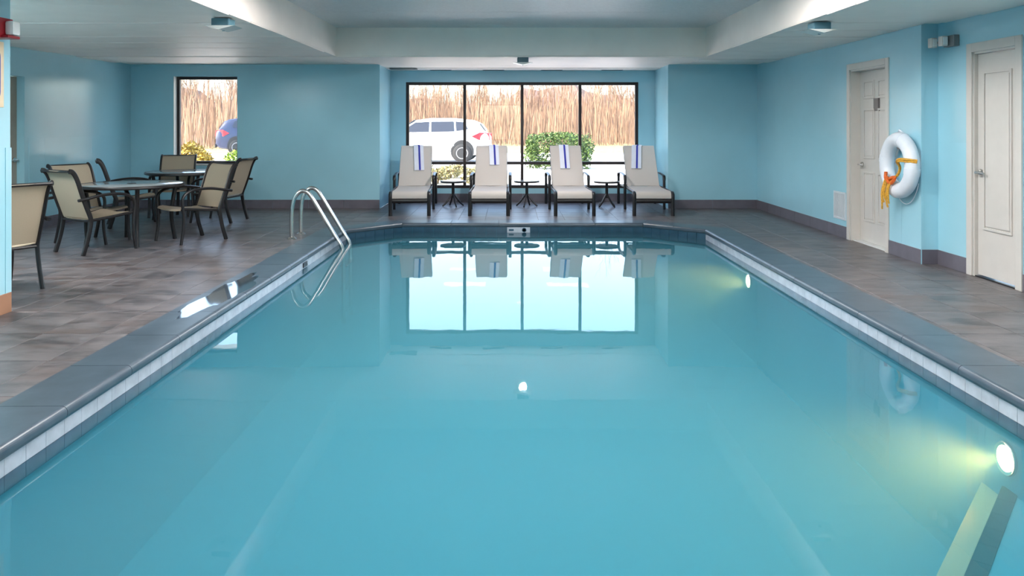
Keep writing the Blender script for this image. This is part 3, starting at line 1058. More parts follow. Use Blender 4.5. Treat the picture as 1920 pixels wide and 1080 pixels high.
loungers = [
    (-1.587, 12.12, math.radians(3.2), 'cream sling chaise lounge beside the left bay wall', 0.02, -0.05, 0.56),
    (-0.344, 12.12, math.radians(0.0), 'cream sling chaise lounge between the first two side tables from the left bay wall', 0.03, -0.03, 0.44),
    (1.00, 12.12, math.radians(1.0), 'cream sling chaise lounge in front of the clipped green hedge outside', -0.03, 0.0, 0.52),
    (2.235, 12.12, math.radians(-1.5), 'cream sling chaise lounge beside the right bay wall', -0.02, 0.07, 0.52),
]
tw_labels = ['white blue striped towel on the lounger beside the left bay wall',
             'short white blue striped towel on the lounger between two side tables',
             'straight white blue striped towel on the lounger in front of the hedge',
             'slanting white blue striped towel on the lounger beside the right bay wall']
proto = None
for i, (x, y, a, lb, xo, sl, ln) in enumerate(loungers):
    if proto is None: proto = make_lounger(); o = proto
    else: o = copy_tree(proto)
    o.location = (x, y, 0); o.rotation_euler = (0, 0, a)
    tag(o, lb, 'lounge chair', 'chaise lounges in the window bay')
    t = make_towel(xo, sl, ln)
    t.location = (x, y, 0); t.rotation_euler = (0, 0, a)
    tag(t, tw_labels[i], 'towel', 'striped towels on the loungers')


def make_side_table():
    r = empty('side_table', (0, 0, 0))
    MB().lathe([(0.0, 0.455), (0.205, 0.455), (0.21, 0.45), (0.21, 0.444), (0.0, 0.444)], 32).build('table_top', 'tabletop', r, True)
    MB().lathe([(0.20, 0.444), (0.218, 0.444), (0.224, 0.452), (0.224, 0.432), (0.216, 0.424), (0.20, 0.424)], 32).build('rim', 'black', r, True)
    MB().tube([(0, 0, 0.16), (0, 0, 0.43)], 0.026, seg=12).build('pedestal', 'black', r, True)
    for k in range(4):
        a = PI / 4 + k * PI / 2 + 0.3
        c, s_ = math.cos(a), math.sin(a)
        MB().tube(catmull([(0.0, 0.0, 0.24), (0.05 * c, 0.05 * s_, 0.17), (0.12 * c, 0.12 * s_, 0.08), (0.19 * c, 0.19 * s_, 0.014)], 4), 0.015, seg=8).build('leg', 'black', r, True)
    return r


st = None
for (x, y, lb) in ((-1.01, 13.5, 'small round black side table before the dry garden bed'), (0.277, 13.5, 'small round black side table below the middle window mullion'),
                   (1.66, 13.4, 'small round black side table beside the rightmost lounger')):
    if st is None: st = make_side_table(); o = st
    else: o = copy_tree(st)
    o.location = (x, y, 0); o.rotation_euler = (0, 0, x * 0.7)
    tag(o, lb, 'side table', 'side tables between the loungers')

# ------------------------------------------------------------------ patio tables and chairs
def make_table():
    r = empty('patio_table', (0, 0, 0))
    MB().lathe([(0.022, 0.712), (0.575, 0.712), (0.58, 0.708), (0.58, 0.700), (0.022, 0.700), (0.022, 0.712)], 48).build('table_top', 'tabletop', r, True)
    MB().lathe([(0.57, 0.699), (0.582, 0.712), (0.596, 0.714), (0.603, 0.702), (0.603, 0.682), (0.590, 0.674), (0.57, 0.678), (0.57, 0.699)], 48).build('rim', 'black', r, True)
    MB().lathe([(0.022, 0.716), (0.05, 0.716), (0.055, 0.712), (0.022, 0.712)], 20).build('umbrella_collar', 'black', r, True)
    for k in range(4):
        a = k * PI / 2
        c, s_ = math.cos(a), math.sin(a)
        MB().tube(catmull([(0.50 * c, 0.50 * s_, 0.68), (0.47 * c, 0.47 * s_, 0.5), (0.45 * c, 0.45 * s_, 0.3), (0.49 * c, 0.49 * s_, 0.0)], 5), 0.025, 0.025, 10).build('leg', 'black', r, True)
    MB().tube([(-0.49, 0, 0.664), (0.49, 0, 0.664)], 0.014, seg=8).build('cross_bar', 'black', r, True)
    MB().tube([(0, -0.49, 0.664), (0, 0.49, 0.664)], 0.014, seg=8).build('cross_bar', 'black', r, True)
    MB().lathe([(0.0, 0.26), (0.16, 0.262), (0.17, 0.272), (0.16, 0.282), (0.0, 0.282)], 20).build('support_ring', 'black', r, True) if False else None
    return r


ta = make_table(); ta.location = (-4.62, 9.42, 0); ta.rotation_euler = (0, 0, math.radians(-57))
tag(ta, 'round grey topped patio table near the partition wall', 'table', 'round patio tables')
tb_ = copy_tree(ta); tb_.location = (-4.98, 11.9, 0); tb_.rotation_euler = (0, 0, math.radians(40))
tag(tb_, 'round grey topped patio table in front of the small window', 'table', 'round patio tables')


def make_chair():
    r = empty('patio_chair', (0, 0, 0))   # faces +y
    W = 0.262
    back = [(-0.465, 0.925), (-0.432, 0.918), (-0.40, 0.88), (-0.365, 0.80), (-0.32, 0.66), (-0.27, 0.52), (-0.225, 0.40)]
    leg = [(-0.225, 0.40), (-0.225, 0.33), (-0.255, 0.18), (-0.31, 0.0)]
    for s_ in (-1, 1):
        MB().tube(catmull([(s_ * W, y_, z_) for y_, z_ in back + leg[1:]], 4), 0.027, 0.016, 8, side=(1, 0, 0)).build('back_upright', 'black', r, True)
        xo = s_ * (W + 0.022)
        MB().tube(catmull([(xo, -0.375, 0.605), (xo, -0.30, 0.615), (xo, -0.12, 0.645), (xo, 0.05, 0.65), (xo, 0.19, 0.628), (xo, 0.265, 0.575),
                           (xo, 0.283, 0.50), (xo, 0.27, 0.36), (xo, 0.27, 0.2), (xo, 0.30, 0.0)], 4), 0.017, 0.020, 8, side=(1, 0, 0)).build('arm_leg', 'black', r, True)
        MB().tube([(s_ * W, -0.225, 0.375), (s_ * W, 0.0, 0.392), (s_ * (W + 0.01), 0.27, 0.425)], 0.016, 0.012, 8, side=(1, 0, 0)).build('seat_rail', 'black', r, True)
    MB().tube([(-W, -0.225, 0.365), (W, -0.225, 0.365)], 0.014, seg=8).build('rear_bar', 'black', r, True)
    MB().tube([(-W, 0.24, 0.405), (W, 0.24, 0.405)], 0.012, seg=8).build('front_bar', 'black', r, True)
    MB().tube([(-W, -0.463, 0.922), (W, -0.463, 0.922)], 0.015, seg=8).build('top_bar', 'black', r, True)
    xs = (-1, -0.6, -0.2, 0.2, 0.6, 1)
    bk = [(p.y, p.z) for p in catmull([(0, y_, z_) for y_, z_ in back], 2)]
    MB().sheet([[(x * (W - 0.004), y_ - 0.014 * (1 - x * x), z_) for x in xs] for y_, z_ in bk], 0.006).build('back_sling', 'sling', r, True)
    seat = [(-0.225, 0.395), (-0.15, 0.388), (0.0, 0.392), (0.14, 0.415), (0.23, 0.435), (0.285, 0.425), (0.295, 0.405)]
    MB().sheet([[(x * (W - 0.004), y_, z_ - 0.018 * (1 - x * x)) for x in xs] for y_, z_ in seat], 0.006).build('seat_sling', 'sling', r, True)
    return r


def face(fx, fy):
    return math.atan2(fy, fx) - PI / 2


chairs = [
    (-4.72, 8.80, face(0.50, 0.87), 'taupe sling patio chair turned away with its seat under the near table'),
    (-3.95, 9.56, face(-0.60, -0.80), 'taupe sling patio chair between the near table and the pool'),
    (-5.10, 9.43, face(0.90, -0.43), 'taupe sling patio chair between the near table and the side wall'),
    (-5.36, 10.98, face(0.885, 0.48), 'taupe sling patio chair seen edge on between small window table and side wall'),
    (-5.34, 12.22, face(0.20, -0.98), 'taupe sling patio chair below the small window'),
    (-4.33, 11.50, face(-1.0, 0.12), 'taupe sling patio chair on the pool side of the small window table'),
    (-4.47, 6.66, face(-0.85, 0.53), 'taupe sling patio chair half hidden behind the partition wall'),
]
pc = None
for (x, y, a, lb) in chairs:
    if pc is None: pc = make_chair(); o = pc
    else: o = copy_tree(pc)
    o.location = (x, y, 0); o.rotation_euler = (0, 0, a)
    tag(o, lb, 'chair', 'sling patio chairs')

# ------------------------------------------------------------------ life ring
lr = empty('life_ring', (XR - 0.10, 8.17, 1.0))
tag(lr, 'white life ring hanging on the wall beside the six panel door', 'life ring')
pts = [(0.0, 0.268 * math.cos(2 * PI * k / 48), 0.268 * math.sin(2 * PI * k / 48)) for k in range(48)]
MB().tube(pts, 0.082, 0.072, 16, side=(1, 0, 0), closed=True).build('ring_body', 'ringwhite', lr, True)
for a in (0, PI / 2, PI, 3 * PI / 2):
    a += 0.2
    pp = [(0.0, 0.268 * math.cos(a + d), 0.268 * math.sin(a + d)) for d in (-0.12, -0.06, 0, 0.06, 0.12)]
    MB().tube(pp, 0.086, 0.076, 16, side=(1, 0, 0)).build('strap', 'ringwhite', lr, True)
hk = MB().tube(catmull([(0.10, 0, 0.15), (0.06, 0, 0.16), (0.0, 0, 0.17), (-0.02, 0, 0.19), (-0.02, 0, 0.21)], 4), 0.008, seg=8).box((0.085, -0.03, 0.10), (0.10, 0.03, 0.21), 0.003).build('wall_hook', 'chrome', lr, True)
MB().tube(catmull([(0.02, 0.03, 0.345), (0.0, 0.0, 0.37), (0.02, -0.03, 0.345)], 4), 0.008, seg=8).build('hanging_loop', 'ringwhite', lr, True)
gl_ = [(0.07, 0.30 * math.cos(t) , 0.05 - 0.46 * math.sin(t)) for t in [0.35 + k * 0.12 for k in range(20)]]
MB().tube(catmull(gl_, 2), 0.0035, seg=6).build('grab_line', 'ringwhite', lr, True)
rp = empty('throw_rope', (XR - 0.17, 8.17, 1.0))
tag(rp, 'tangled yellow and orange throw rope looped through the life ring', 'rope')
random.seed(3)
MB().tube(catmull([(0.08, -0.35, 0.06), (0.0, -0.30, 0.07), (-0.03, -0.20, 0.07), (-0.01, -0.12, 0.04), (0.03, -0.10, -0.02), (0.03, -0.05, -0.10), (0.02, 0.03, -0.14)], 5), 0.014, seg=7).build('rope_strand', 'rope', rp, True)
MB().tube(catmull([(0.07, -0.36, 0.045), (0.0, -0.29, 0.05), (-0.035, -0.21, 0.05), (0.0, -0.13, 0.02), (0.03, -0.09, -0.05), (0.02, 0.0, -0.14), (0.0, 0.05, -0.16)], 5), 0.011, seg=7).build('rope_strand', 'rope', rp, True)
MB().tube(catmull([(0.0, 0.14, -0.08), (-0.01, 0.12, -0.15), (0.0, 0.05, -0.17), (-0.02, 0.0, -0.14), (0.0, -0.05, -0.13), (-0.01, 0.0, -0.19), (-0.015, 0.06, -0.18), (-0.01, 0.10, -0.13)], 5), 0.018, seg=7).build('rope_knot', 'ropeo', rp, True)
for k in range(5):
    y0 = 0.02 + 0.035 * k; ln = random.uniform(0.22, 0.34)
    MB().tube(catmull([(-0.01, y0 - 0.02, -0.16), (-0.035, y0, -0.16 - ln * 0.4), (-0.03, y0 + random.uniform(-0.02, 0.03), -0.16 - ln * 0.8), (-0.02, y0 + random.uniform(0.0, 0.04), -0.16 - ln)], 5), 0.010, seg=6).build('rope_end', 'rope', rp, True)

# ------------------------------------------------------------------ wall fittings
gr = empty('wall_vent', (XR, 9.86, 0.40)); tag(gr, 'white slatted air vent low on the wall by the six panel door', 'vent')
MB().box((-0.004, -0.18, -0.175), (0.0, 0.18, 0.175)).build('backing', 'ventgrey', gr)
m = MB()
for a, b in (((-0.18, -0.175), (-0.155, 0.175)), ((0.155, -0.175), (0.18, 0.175)), ((-0.155, -0.175), (0.155, -0.15)), ((-0.155, 0.15), (0.155, 0.175))):
    m.box((-0.014, *a), (-0.004, *b), 0.002)
m.build('frame', 'ventwhite', gr)
for k in range(9):
    y0 = -0.145 + k * 0.0345
    MB().box((-0.012, y0, -0.15), (-0.004, y0 + 0.016, 0.15)).build('slat', 'ventwhite', gr)

em = empty('emergency_light', (XR2, 7.62, 2.25)); tag(em, 'twin headed emergency light above the single panel door', 'emergency light')
MB().box((-0.06, -0.09, -0.055), (0.0, 0.09, 0.055), 0.008).build('housing', 'ventgrey', em)
for k, (dx, dy) in enumerate(((-0.105, 0.02), (-0.115, 0.19))):
    MB().tube([(-0.05, dy * 0.4, 0.0), (dx + 0.03, dy, 0.0)], 0.012, seg=8).build('head_arm', 'ventgrey', em, True)
    h_ = MB().box((dx - 0.03, dy - 0.045, -0.05), (dx + 0.03, dy + 0.035, 0.05), 0.012).build('lamp_head', 'white', em, True)
    MB().box((dx - 0.022, dy - 0.0515, -0.038), (dx + 0.022, dy - 0.045, 0.038), 0.003).build('lens', 'lens', h_)

fa = empty('fire_alarm', (XN, 5.70, 2.135)); tag(fa, 'red fire alarm strobe on the wall end', 'fire alarm')
MB().box((0.0, -0.10, -0.075), (0.10, 0.08, 0.075), 0.006).build('housing', 'red', fa)
MB().box((0.10, -0.02, -0.05), (0.165, 0.07, 0.055), 0.018).build('strobe_lens', 'lens', fa, True)
MB().box((0.10, -0.06, -0.075), (0.155, 0.075, -0.055), 0.005).build('lower_lip', 'red', fa)

sg = empty('wall_sign', (XN, 5.55, 1.80)); tag(sg, 'cream sign with rounded blue border below the fire alarm', 'sign')
MB().box((0.0, -0.35, -0.245), (0.008, 0.265, 0.245), 0.003).build('board', 'beige', sg)
def rrect(y0, y1, z0, z1, r_, x):
    P_ = []
    for cy, cz, a0 in ((y1 - r_, z1 - r_, 0), (y0 + r_, z1 - r_, PI / 2), (y0 + r_, z0 + r_, PI), (y1 - r_, z0 + r_, 1.5 * PI)):
        for q in range(6):
            a = a0 + PI / 2 * q / 5
            P_.append((x, cy + r_ * math.cos(a), cz + r_ * math.sin(a)))
    return P_
MB().tube(rrect(-0.30, 0.215, -0.19, 0.19, 0.06, 0.009), 0.010, 0.003, 6, side=(1, 0, 0), closed=True).build('blue_border', 'signblue', sg, True)
MB().box((0.008, -0.27, 0.08), (0.0105, 0.20, 0.18), 0.001).build('blue_band', 'signblue', sg)

# ------------------------------------------------------------------ ceiling fittings
def soffit_light(x, y, label, power, rz=0.0):
    r = empty('ceiling_light', (x, y, ZC), rz); tag(r, label, 'ceiling light', 'small square lights under the ceiling rim')
    MB().box((-0.085, -0.085, -0.075), (0.085, 0.085, 0.0), 0.01).build('housing', 'tealbox', r)
    lens = MB()
    vs = [(-0.145, -0.12, -0.075), (0.145, -0.12, -0.075), (0.145, 0.12, -0.075), (-0.145, 0.12, -0.075), (0, -0.12, -0.112), (0, 0.12, -0.112)]
    fs = [(0, 4, 5, 3), (4, 1, 2, 5), (0, 3, 2, 1), (0, 1, 4), (3, 5, 2)]
    lens.add(vs, fs).build('lens', 'bulb', r)
    MB().lathe([(0.0, -0.118), (0.012, -0.116), (0.014, -0.104)], 12).build('finial', 'tealbox', r, True)
    if not power: return r
    d = bpy.data.lights.new('fixture_light', 'SPOT')
    d.energy = power; d.color = (1.0, 0.96, 0.94); d.spot_size = math.radians(168); d.spot_blend = 0.35; d.shadow_soft_size = 0.05
    o = bpy.data.objects.new('fixture_light', d); COL.objects.link(o); o.parent = r; o.location = (0, 0, -0.14)
    return r


soffit_light(-2.76, 7.42, 'small square ceiling light on the rim above the patio side of the pool', 0)
soffit_light(3.07, 7.70, 'small square ceiling light on the rim above the door side of the pool', 0)
soffit_light(0.18, 11.68, 'small square ceiling light on the rim in front of the window bay', 60)

cv = empty('ceiling_vent', (-1.93, 13.92, ZC)); tag(cv, 'grey slatted ceiling vent at the corner of the window bay', 'vent')
MB().box((-0.24, -0.10, -0.004), (0.24, 0.10, 0.0)).build('backing', 'dark', cv)
for k in range(6): MB().box((-0.225, -0.085 + k * 0.03, -0.012), (0.225, -0.07 + k * 0.03, -0.004)).build('slat', 'ventgrey', cv)
MB().box((-0.24, -0.10, -0.014), (-0.225, 0.10, -0.004)).box((0.225, -0.10, -0.014), (0.24, 0.10, -0.004)).box((-0.225, -0.10, -0.014), (0.225, -0.088, -0.004)).box((-0.225, 0.088, -0.014), (0.225, 0.10, -0.004)).build('frame', 'ventgrey', cv)
for x, lb in ((-1.29, 'slot vent in the ceiling above the leftmost window bay'), (-0.32, 'slot vent in the ceiling above the second window bay'),
              (0.75, 'slot vent in the ceiling above the third window bay'), (1.86, 'slot vent in the ceiling above the rightmost window bay')):
    sv = empty('slot_vent', (x, 14.22, ZC)); tag(sv, lb, 'vent', 'slot vents above the wide window')
    MB().box((-0.2, -0.03, -0.006), (0.2, 0.03, 0.0), 0.002).build('frame', 'ventgrey', sv)
    for d in (-0.012, 0.012): MB().box((-0.185, d - 0.006, -0.008), (0.185, d + 0.006, -0.006)).build('slot', 'dark', sv)

# added lamp panels, out of view on the tray ceiling, to brighten the hall
tl = None
for (x, y, lb) in [(x, y, f'added unseen lamp panel on the tray ceiling {w}') for y, w in ((2.2, 'above the near pool end'), (4.8, 'above the pool middle'), (7.1, 'above the far pool half')) for x in (-1.3, 1.6)]:
    if tl is None:
        tl = empty('added_lamp_panel', (x, y, ZT)); o = tl
        m = MB()
        for a, b in (((-0.62, -0.32), (0.62, -0.29)), ((-0.62, 0.29), (0.62, 0.32)), ((-0.62, -0.29), (-0.59, 0.29)), ((0.59, -0.29), (0.62, 0.29))): m.box((*a, -0.06), (*b, 0.0), 0.004)
        m.build('housing', 'white', o)
        MB().box((-0.59, -0.29, -0.05), (0.59, 0.29, -0.03), 0.002).build('added_diffuser', 'added_diffuser', o)
    else: o = copy_tree(tl); o.location = (x, y, ZT)
    tag(o, lb, 'ceiling light', 'added unseen lamp panels on the tray ceiling')
for (x, y, lb) in ((-5.3, 6.72, 'added unseen lamp panel on the low ceiling of the seating area beyond the partition'),):
    o = copy_tree(tl); o.location = (x, y, ZC)  # extra panel added out of view to brighten the seating area
    tag(o, lb, 'ceiling light', 'added unseen lamp panels above the seating area')

# ------------------------------------------------------------------ outside
ZG = -0.15
gp = MB().box((-70, YW + 0.36, ZG - 0.3), (60, 44, ZG)).build('pavement', 'pave'); struct(gp, 'pale sunlit parking area outside the windows', 'pavement')
gl2 = MB().box((-70, 44, ZG - 0.3), (60, 110, ZG + 0.02)).build('lawn', 'lawn'); struct(gl2, 'pale winter grass beyond the parking area', 'lawn')
bed = MB().box((-3.2, 18.5, ZG), (0.2, 26.0, ZG + 0.06), 0.02).build('garden_bed', 'mulch'); struct(bed, 'pale gravel garden bed outside the wide window', 'garden bed')
# wooded rise
nx_, ny_ = 60, 10
vs = []; fs = []
random.seed(11)
for j in range(ny_):
    for i in range(nx_):
        x = -75 + i * 2.4; t = j / (ny_ - 1)
        vs.append((x, 70 + 45 * t - (12 if x < -15 else 0) * (1 - t), ZG - 0.3 + 6.2 * (t ** 0.8) * (1 + 0.25 * math.sin(x * 0.21) + 0.1 * math.sin(x * 0.9)) + random.uniform(-0.1, 0.1)))
for j in range(ny_ - 1):
    for i in range(nx_ - 1):
        a = j * nx_ + i
        fs.append((a, a + 1, a + nx_ + 1, a + nx_))
hl = MB().add(vs, fs).build('hillside', 'hill'); struct(hl, 'brown wooded rise behind the parking area', 'hillside')


def bare_tree_mesh(seed, H):
    rnd = random.Random(seed)
    mb = MB()
    def branch(p, d, L, r, lev):
        n_ = 3 if lev < 2 else 2
        pts = [Vector(p)]; dd = Vector(d)
        for _ in range(n_):
            dd = (dd + Vector((rnd.uniform(-.18, .18), rnd.uniform(-.18, .18), rnd.uniform(-.02, .14)))).normalized()
            pts.append(pts[-1] + dd * L / n_)
        mb.tube(pts, r, seg=4 if lev < 2 else 3, caps=False, radii=[1 - 0.6 * i / n_ for i in range(n_ + 1)])
        if lev >= 3: return
        for q in range((7, 5, 4)[lev]):
            t = rnd.uniform(0.25, 1.0)
            i_ = min(int(t * n_), n_ - 1)
            pp = pts[i_].lerp(pts[i_ + 1], t * n_ - i_)
            a = rnd.uniform(0, 2 * PI); sp = rnd.uniform(0.4, 0.9)
            nd = (dd + Vector((math.cos(a), math.sin(a), 0.25)) * sp).normalized()
            branch(pp, nd, L * rnd.uniform(0.38, 0.58), r * 0.5, lev + 1)
    branch((0, 0, -0.2), (0, 0, 1), H * 0.8, 0.075, 0)
    return mb


tmesh = []
for k in range(5):
    o = bare_tree_mesh(20 + k, 6.0 + k * 0.6).build('bare_tree', 'bark' if k % 2 else 'bark2')
    tmesh.append(o)
random.seed(5)
ti = 0
spots = []
def scatter(n_, x0, x1, y0, y1, gap):
    out = []; tries = 0
    while len(out) < n_ and tries < 6000:
        tries += 1
        p = (random.uniform(x0, x1), random.uniform(y0, y1))
        if all(abs(p[0] - q[0]) + abs(p[1] - q[1]) > gap for q in out): out.append(p)
    return out


spots = scatter(88, -14, 16, 61, 94, 3.0) + scatter(46, -38, -17, 52, 86, 3.0)
for (x, y) in spots:
    k = ti % 5
    if ti < 5: o = tmesh[ti]
    else: o = tmesh[k].copy(); COL.objects.link(o)
    t = max(0, (y - 70 + (12 if x < -15 else 0)) / 45)
    o.location = (x, y, ZG - 0.1 + 5.0 * t ** 0.8)
    o.rotation_euler = (0, 0, random.uniform(0, 6.28)); sc_ = random.uniform(0.75, 1.15); o.scale = (sc_ * 0.62, sc_ * 0.62, sc_)
    if x < -15: tag(o, 'leafless brown tree on the rise seen through the small window', 'tree', 'bare trees beyond the small window')
    else: tag(o, 'leafless pale tree in the wood seen through the wide window', 'tree', 'bare trees beyond the wide window')
    ti += 1
rd = MB()
for k in range(8000):
    if k % 3: x, y = random.uniform(-15, 17), random.uniform(58, 92)
    else: x, y = random.uniform(-38, -16), random.uniform(50, 84)
    t = max(0, (y - 70 + (12 if x < -15 else 0)) / 45); zb_ = ZG - 0.2 + 5.0 * t ** 0.8
    h = random.uniform(1.2, 4.2); w = random.uniform(0.012, 0.035); dx = random.uniform(-0.35, 0.35); a = random.uniform(-0.6, 0.6)
    c, s_ = math.cos(a) * w, math.sin(a) * w
    rd.add([(x - c, y - s_, zb_), (x + c, y + s_, zb_), (x + dx + c, y + s_, zb_ + h * 0.8), (x + dx * 1.4, y, zb_ + h), (x + dx - c, y - s_, zb_ + h * 0.8)], [(0, 1, 2, 3, 4)])
rdo = rd.build('dry_reeds', 'reed'); tag(rdo, 'tall dry reeds along the edge of the wood', 'reeds', kind='stuff')


def shrub(name, loc, rx, ry, rz_, n_, leaf, mat, label, cat='shrub', box=0.0, group=None, seed=1):
    rnd = random.Random(seed)
    r = empty(name, loc); tag(r, label, cat, group)
    mb = MB()
    for k in range(n_):
        a = rnd.uniform(0, 2 * PI); cz = rnd.uniform(-0.75, 1.0); q = math.sqrt(max(0, 1 - cz * cz))
        v = Vector((q * math.cos(a), q * math.sin(a), cz))
        if box:
            m_ = max(abs(v.x), abs(v.y), abs(v.z)); v = v.lerp(v / m_, box)
        v *= rnd.uniform(0.72, 1.04) * (1 + 0.10 * math.sin(5 * a + seed) * math.sin(3 * cz))
        p = Vector((v.x * rx, v.y * ry, (v.z + 0.9) * rz_ / 1.9 * 1.0))
        u = Vector((rnd.gauss(0, 1), rnd.gauss(0, 1), rnd.gauss(0, 1))).normalized(); w = u.orthogonal().normalized()
        s_ = leaf * rnd.uniform(0.6, 1.3)
        mb.add([p - u * s_, p + w * s_ * 0.45, p + u * s_, p - w * s_ * 0.45], [(0, 1, 2, 3)])
    mb.build('foliage', mat, r)['kind'] = 'stuff'
    st_ = MB()
    for k in range(7):
        a = k * 2 * PI / 7
        st_.tube(catmull([(0.05 * math.cos(a), 0.05 * math.sin(a), -0.02), (0.25 * rx * math.cos(a), 0.25 * ry * math.sin(a), rz_ * 0.4), (0.5 * rx * math.cos(a), 0.5 * ry * math.sin(a), rz_ * 0.8)], 3), 0.018, seg=5, radii=None)
    st_.build('stems', 'twig', r)
    return r


shrub('boxwood_hedge', (1.72, 28.0, ZG), 1.2, 0.7, 1.30, 5200, 0.062, 'leafg', 'clipped green boxwood hedge outside the wide window', 'hedge', 0.45, seed=2)
shrub('golden_shrub', (-7.45, 18.0, ZG), 0.38, 0.36, 1.16, 1900, 0.05, 'leafy', 'golden leafed shrub outside the small window', 'shrub', 0.1, seed=3)
shrub('golden_shrub', (-6.84, 17.3, ZG), 0.22, 0.22, 0.98, 900, 0.045, 'leafy', 'smaller golden shrub beside the larger golden one outside', 'shrub', 0.1, seed=4)
shrub('lime_shrub', (-5.93, 16.6, ZG), 0.26, 0.26, 1.02, 1100, 0.045, 'leafl', 'narrow lime green shrub at the edge of the small window', 'shrub', 0.1, seed=5)
random.seed(9)
for k in range(9):
    shrub('dry_plant', (-2.9 + (k % 3) * 1.1 + random.uniform(-.2, .2), 20.0 + (k // 3) * 2.2, ZG + 0.06), 0.37, 0.36, random.uniform(0.25, 0.42), 350, 0.05, 'leafd', 'low dry plant in the gravel bed outside the wide window', 'plant', group='dry plants in the gravel bed', seed=30 + k)


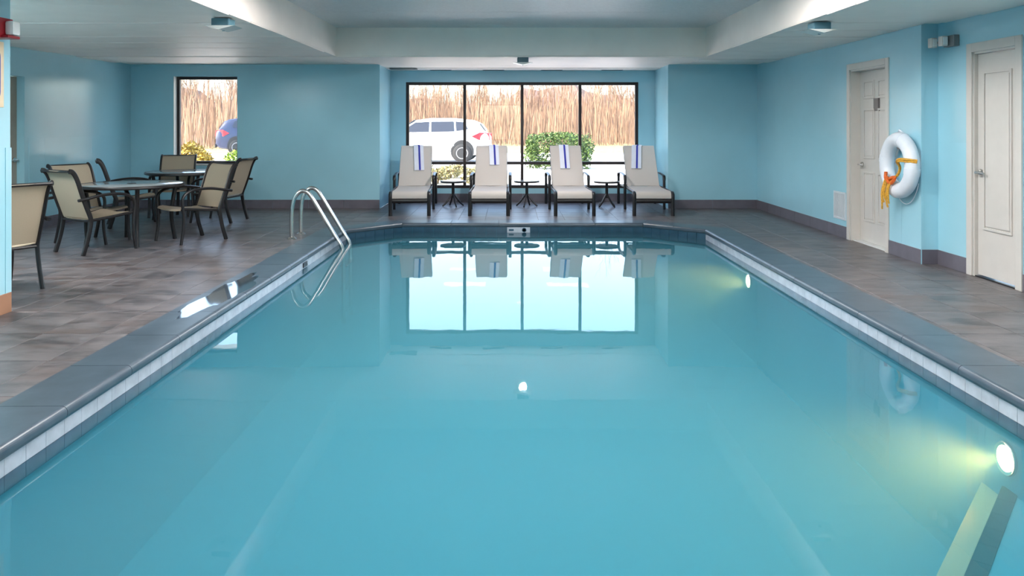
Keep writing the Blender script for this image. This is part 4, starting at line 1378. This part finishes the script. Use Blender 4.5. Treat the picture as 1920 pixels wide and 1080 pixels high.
# ------------------------------------------------------------------ cars
def make_car(paint):
    r = empty('parked_car', (0, 0, 0))   # front toward -x, near side toward -y
    L = 4.7
    # body stations along x: (x, z_bottom, z_belt, half width)
    def loft(sts, prof):
        m_ = MB(); rings = []
        for s_ in sts: rings.append(prof(*s_))
        vs_ = [v for q in rings for v in q]; c = len(rings[0]); fs_ = []
        for i in range(len(rings) - 1):
            for j in range(c):
                k = (j + 1) % c
                fs_.append((i * c + j, i * c + k, (i + 1) * c + k, (i + 1) * c + j))
        fs_ += [tuple(range(c))[::-1], tuple((len(rings) - 1) * c + j for j in range(c))]
        return m_.add(vs_, fs_)
    def bodyprof(x, zb, zt, w):
        h = zt - zb
        P_ = [(-w * 0.86, zb), (-w * 0.97, zb + 0.10 * h), (-w, zb + 0.45 * h), (-w * 0.985, zb + 0.80 * h), (-w * 0.93, zt)]
        P_ = P_ + [(-a, b) for a, b in P_[::-1]]
        return [(x, a, b) for a, b in P_]
    body = [(-2.35, 0.45, 0.72, 0.62), (-2.28, 0.32, 0.86, 0.78), (-2.05, 0.24, 0.95, 0.88), (-1.4, 0.22, 1.03, 0.92), (-0.9, 0.22, 1.08, 0.93), (0.6, 0.22, 1.10, 0.93), (1.6, 0.24, 1.12, 0.92),
            (2.1, 0.30, 1.12, 0.88), (2.27, 0.38, 1.08, 0.82), (2.35, 0.48, 0.95, 0.74)]
    loft(body, bodyprof).build('body', paint, r, True)
    def roofprof(x, zb, zt, wb_, wt):
        P_ = [(-wb_, zb), (-(wb_ + wt) / 2 - 0.015, (zb + zt) / 2), (-wt, zt - 0.06), (-wt + 0.10, zt)]
        P_ = P_ + [(-a, b) for a, b in P_[::-1]]
        return [(x, a, b) for a, b in P_]
    roof = [(-1.15, 1.00, 1.08, 0.84, 0.80), (-0.75, 1.02, 1.36, 0.86, 0.72), (-0.35, 1.05, 1.60, 0.86, 0.68), (0.2, 1.05, 1.68, 0.86, 0.67), (1.0, 1.05, 1.68, 0.86, 0.66), (1.7, 1.05, 1.60, 0.85, 0.65),
            (1.95, 1.05, 1.50, 0.84, 0.66), (2.2, 1.05, 1.18, 0.80, 0.70)]
    loft(roof, roofprof).build('cabin', paint, r, True)
    for sy in (-1, 1):
        def pane(nm, pts):
            vs_ = []
            for x, z in pts:
                t = (z - 1.05) / (1.62 - 1.05)
                yy = (0.872 + (0.705 - 0.872) * t) + 0.022
                vs_.append((x, sy * yy, z))
            n_ = len(vs_)
            MB().add(vs_ + [(a, b - sy * 0.02, c) for a, b, c in vs_], [tuple(range(n_)), tuple(range(2 * n_ - 1, n_ - 1, -1))] + [(i, (i + 1) % n_, n_ + (i + 1) % n_, n_ + i) for i in range(n_)]).build(nm, 'carglass', r)
        pane('side_window', [(-0.92, 1.14), (0.14, 1.15), (0.14, 1.54), (-0.38, 1.51)])
        pane('side_window', [(0.22, 1.15), (1.08, 1.17), (1.05, 1.55), (0.22, 1.545)])
        pane('side_window', [(1.15, 1.18), (1.58, 1.26), (1.45, 1.52), (1.12, 1.55)])
        MB().add([(2.00, sy * 0.90, 0.84), (2.02, sy * 0.90, 1.13), (2.36, sy * 0.68, 1.10), (2.38, sy * 0.68, 0.84), (1.72, sy * 0.935, 0.98), (2.0, sy * 0.80, 0.98), (2.2, sy * 0.6, 0.96)],
                 [(0, 3, 2, 1), (0, 1, 4), (0, 4, 5), (4, 1, 5), (5, 1, 2, 6), (0, 5, 6, 3), (3, 6, 2)]).build('tail_light', 'tail', r)
        for wx_ in (-1.42, 1.38):
            MB().lathe([(0.0, -0.01), (0.40, -0.01), (0.43, 0.0), (0.43, 0.03), (0.0, 0.03)], 24, 'y', (wx_, sy * 0.915, 0.42)).build('wheel_arch', 'rubber', r)
            wh = MB().lathe([(0.20, -0.11), (0.30, -0.11), (0.345, -0.08), (0.345, 0.08), (0.30, 0.11), (0.20, 0.11)], 24, 'y', (wx_, sy * 0.86, 0.345)).build('wheel', 'rubber', r, True)
            MB().lathe([(0.0, -0.05), (0.06, -0.06), (0.22, -0.09), (0.22, 0.09), (0.06, 0.06), (0.0, 0.05)], 20, 'y', (wx_, sy * 0.885, 0.345)).build('wheel_rim', 'ventgrey', wh, True)
    # rear window, plate, bumper
    MB().add([(2.21, -0.60, 1.18), (2.21, 0.60, 1.18), (2.00, 0.56, 1.47), (2.00, -0.56, 1.47), (2.23, -0.60, 1.19), (2.23, 0.60, 1.19), (2.02, 0.56, 1.48), (2.02, -0.56, 1.48)],
             [(3, 2, 1, 0), (4, 5, 6, 7), (0, 1, 5, 4), (1, 2, 6, 5), (2, 3, 7, 6), (3, 0, 4, 7)]).build('rear_window', 'carglass', r)
    MB().box((2.30, -0.70, 0.34), (2.40, 0.70, 0.52), 0.03).build('bumper', 'rubber', r)
    MB().box((2.33, -0.26, 0.72), (2.362, 0.26, 0.84), 0.004).build('number_plate', 'white', r)
    MB().add([(-1.13, -0.70, 1.10), (-1.13, 0.70, 1.10), (-0.42, 0.60, 1.60), (-0.42, -0.60, 1.60), (-1.16, -0.70, 1.11), (-1.16, 0.70, 1.11), (-0.45, 0.60, 1.61), (-0.45, -0.60, 1.61)],
             [(0, 1, 2, 3), (7, 6, 5, 4), (0, 4, 5, 1), (1, 5, 6, 2), (2, 6, 7, 3), (3, 7, 4, 0)]).build('windscreen', 'carglass', r)
    return r


c1 = make_car('carwhite'); c1.location = (-3.62, 33.9, ZG); c1.rotation_euler = (0, 0, math.radians(-3)); c1.scale = (1.16, 1.04, 1.12)
tag(c1, 'white parked car seen side on through the wide window', 'car')
c2 = make_car('carblue'); c2.location = (-13.4, 42.0, ZG); c2.rotation_euler = (0, 0, math.radians(200)); c2.scale = (1.04, 1.04, 1.18)
tag(c2, 'blue parked car partly seen through the small window', 'car')
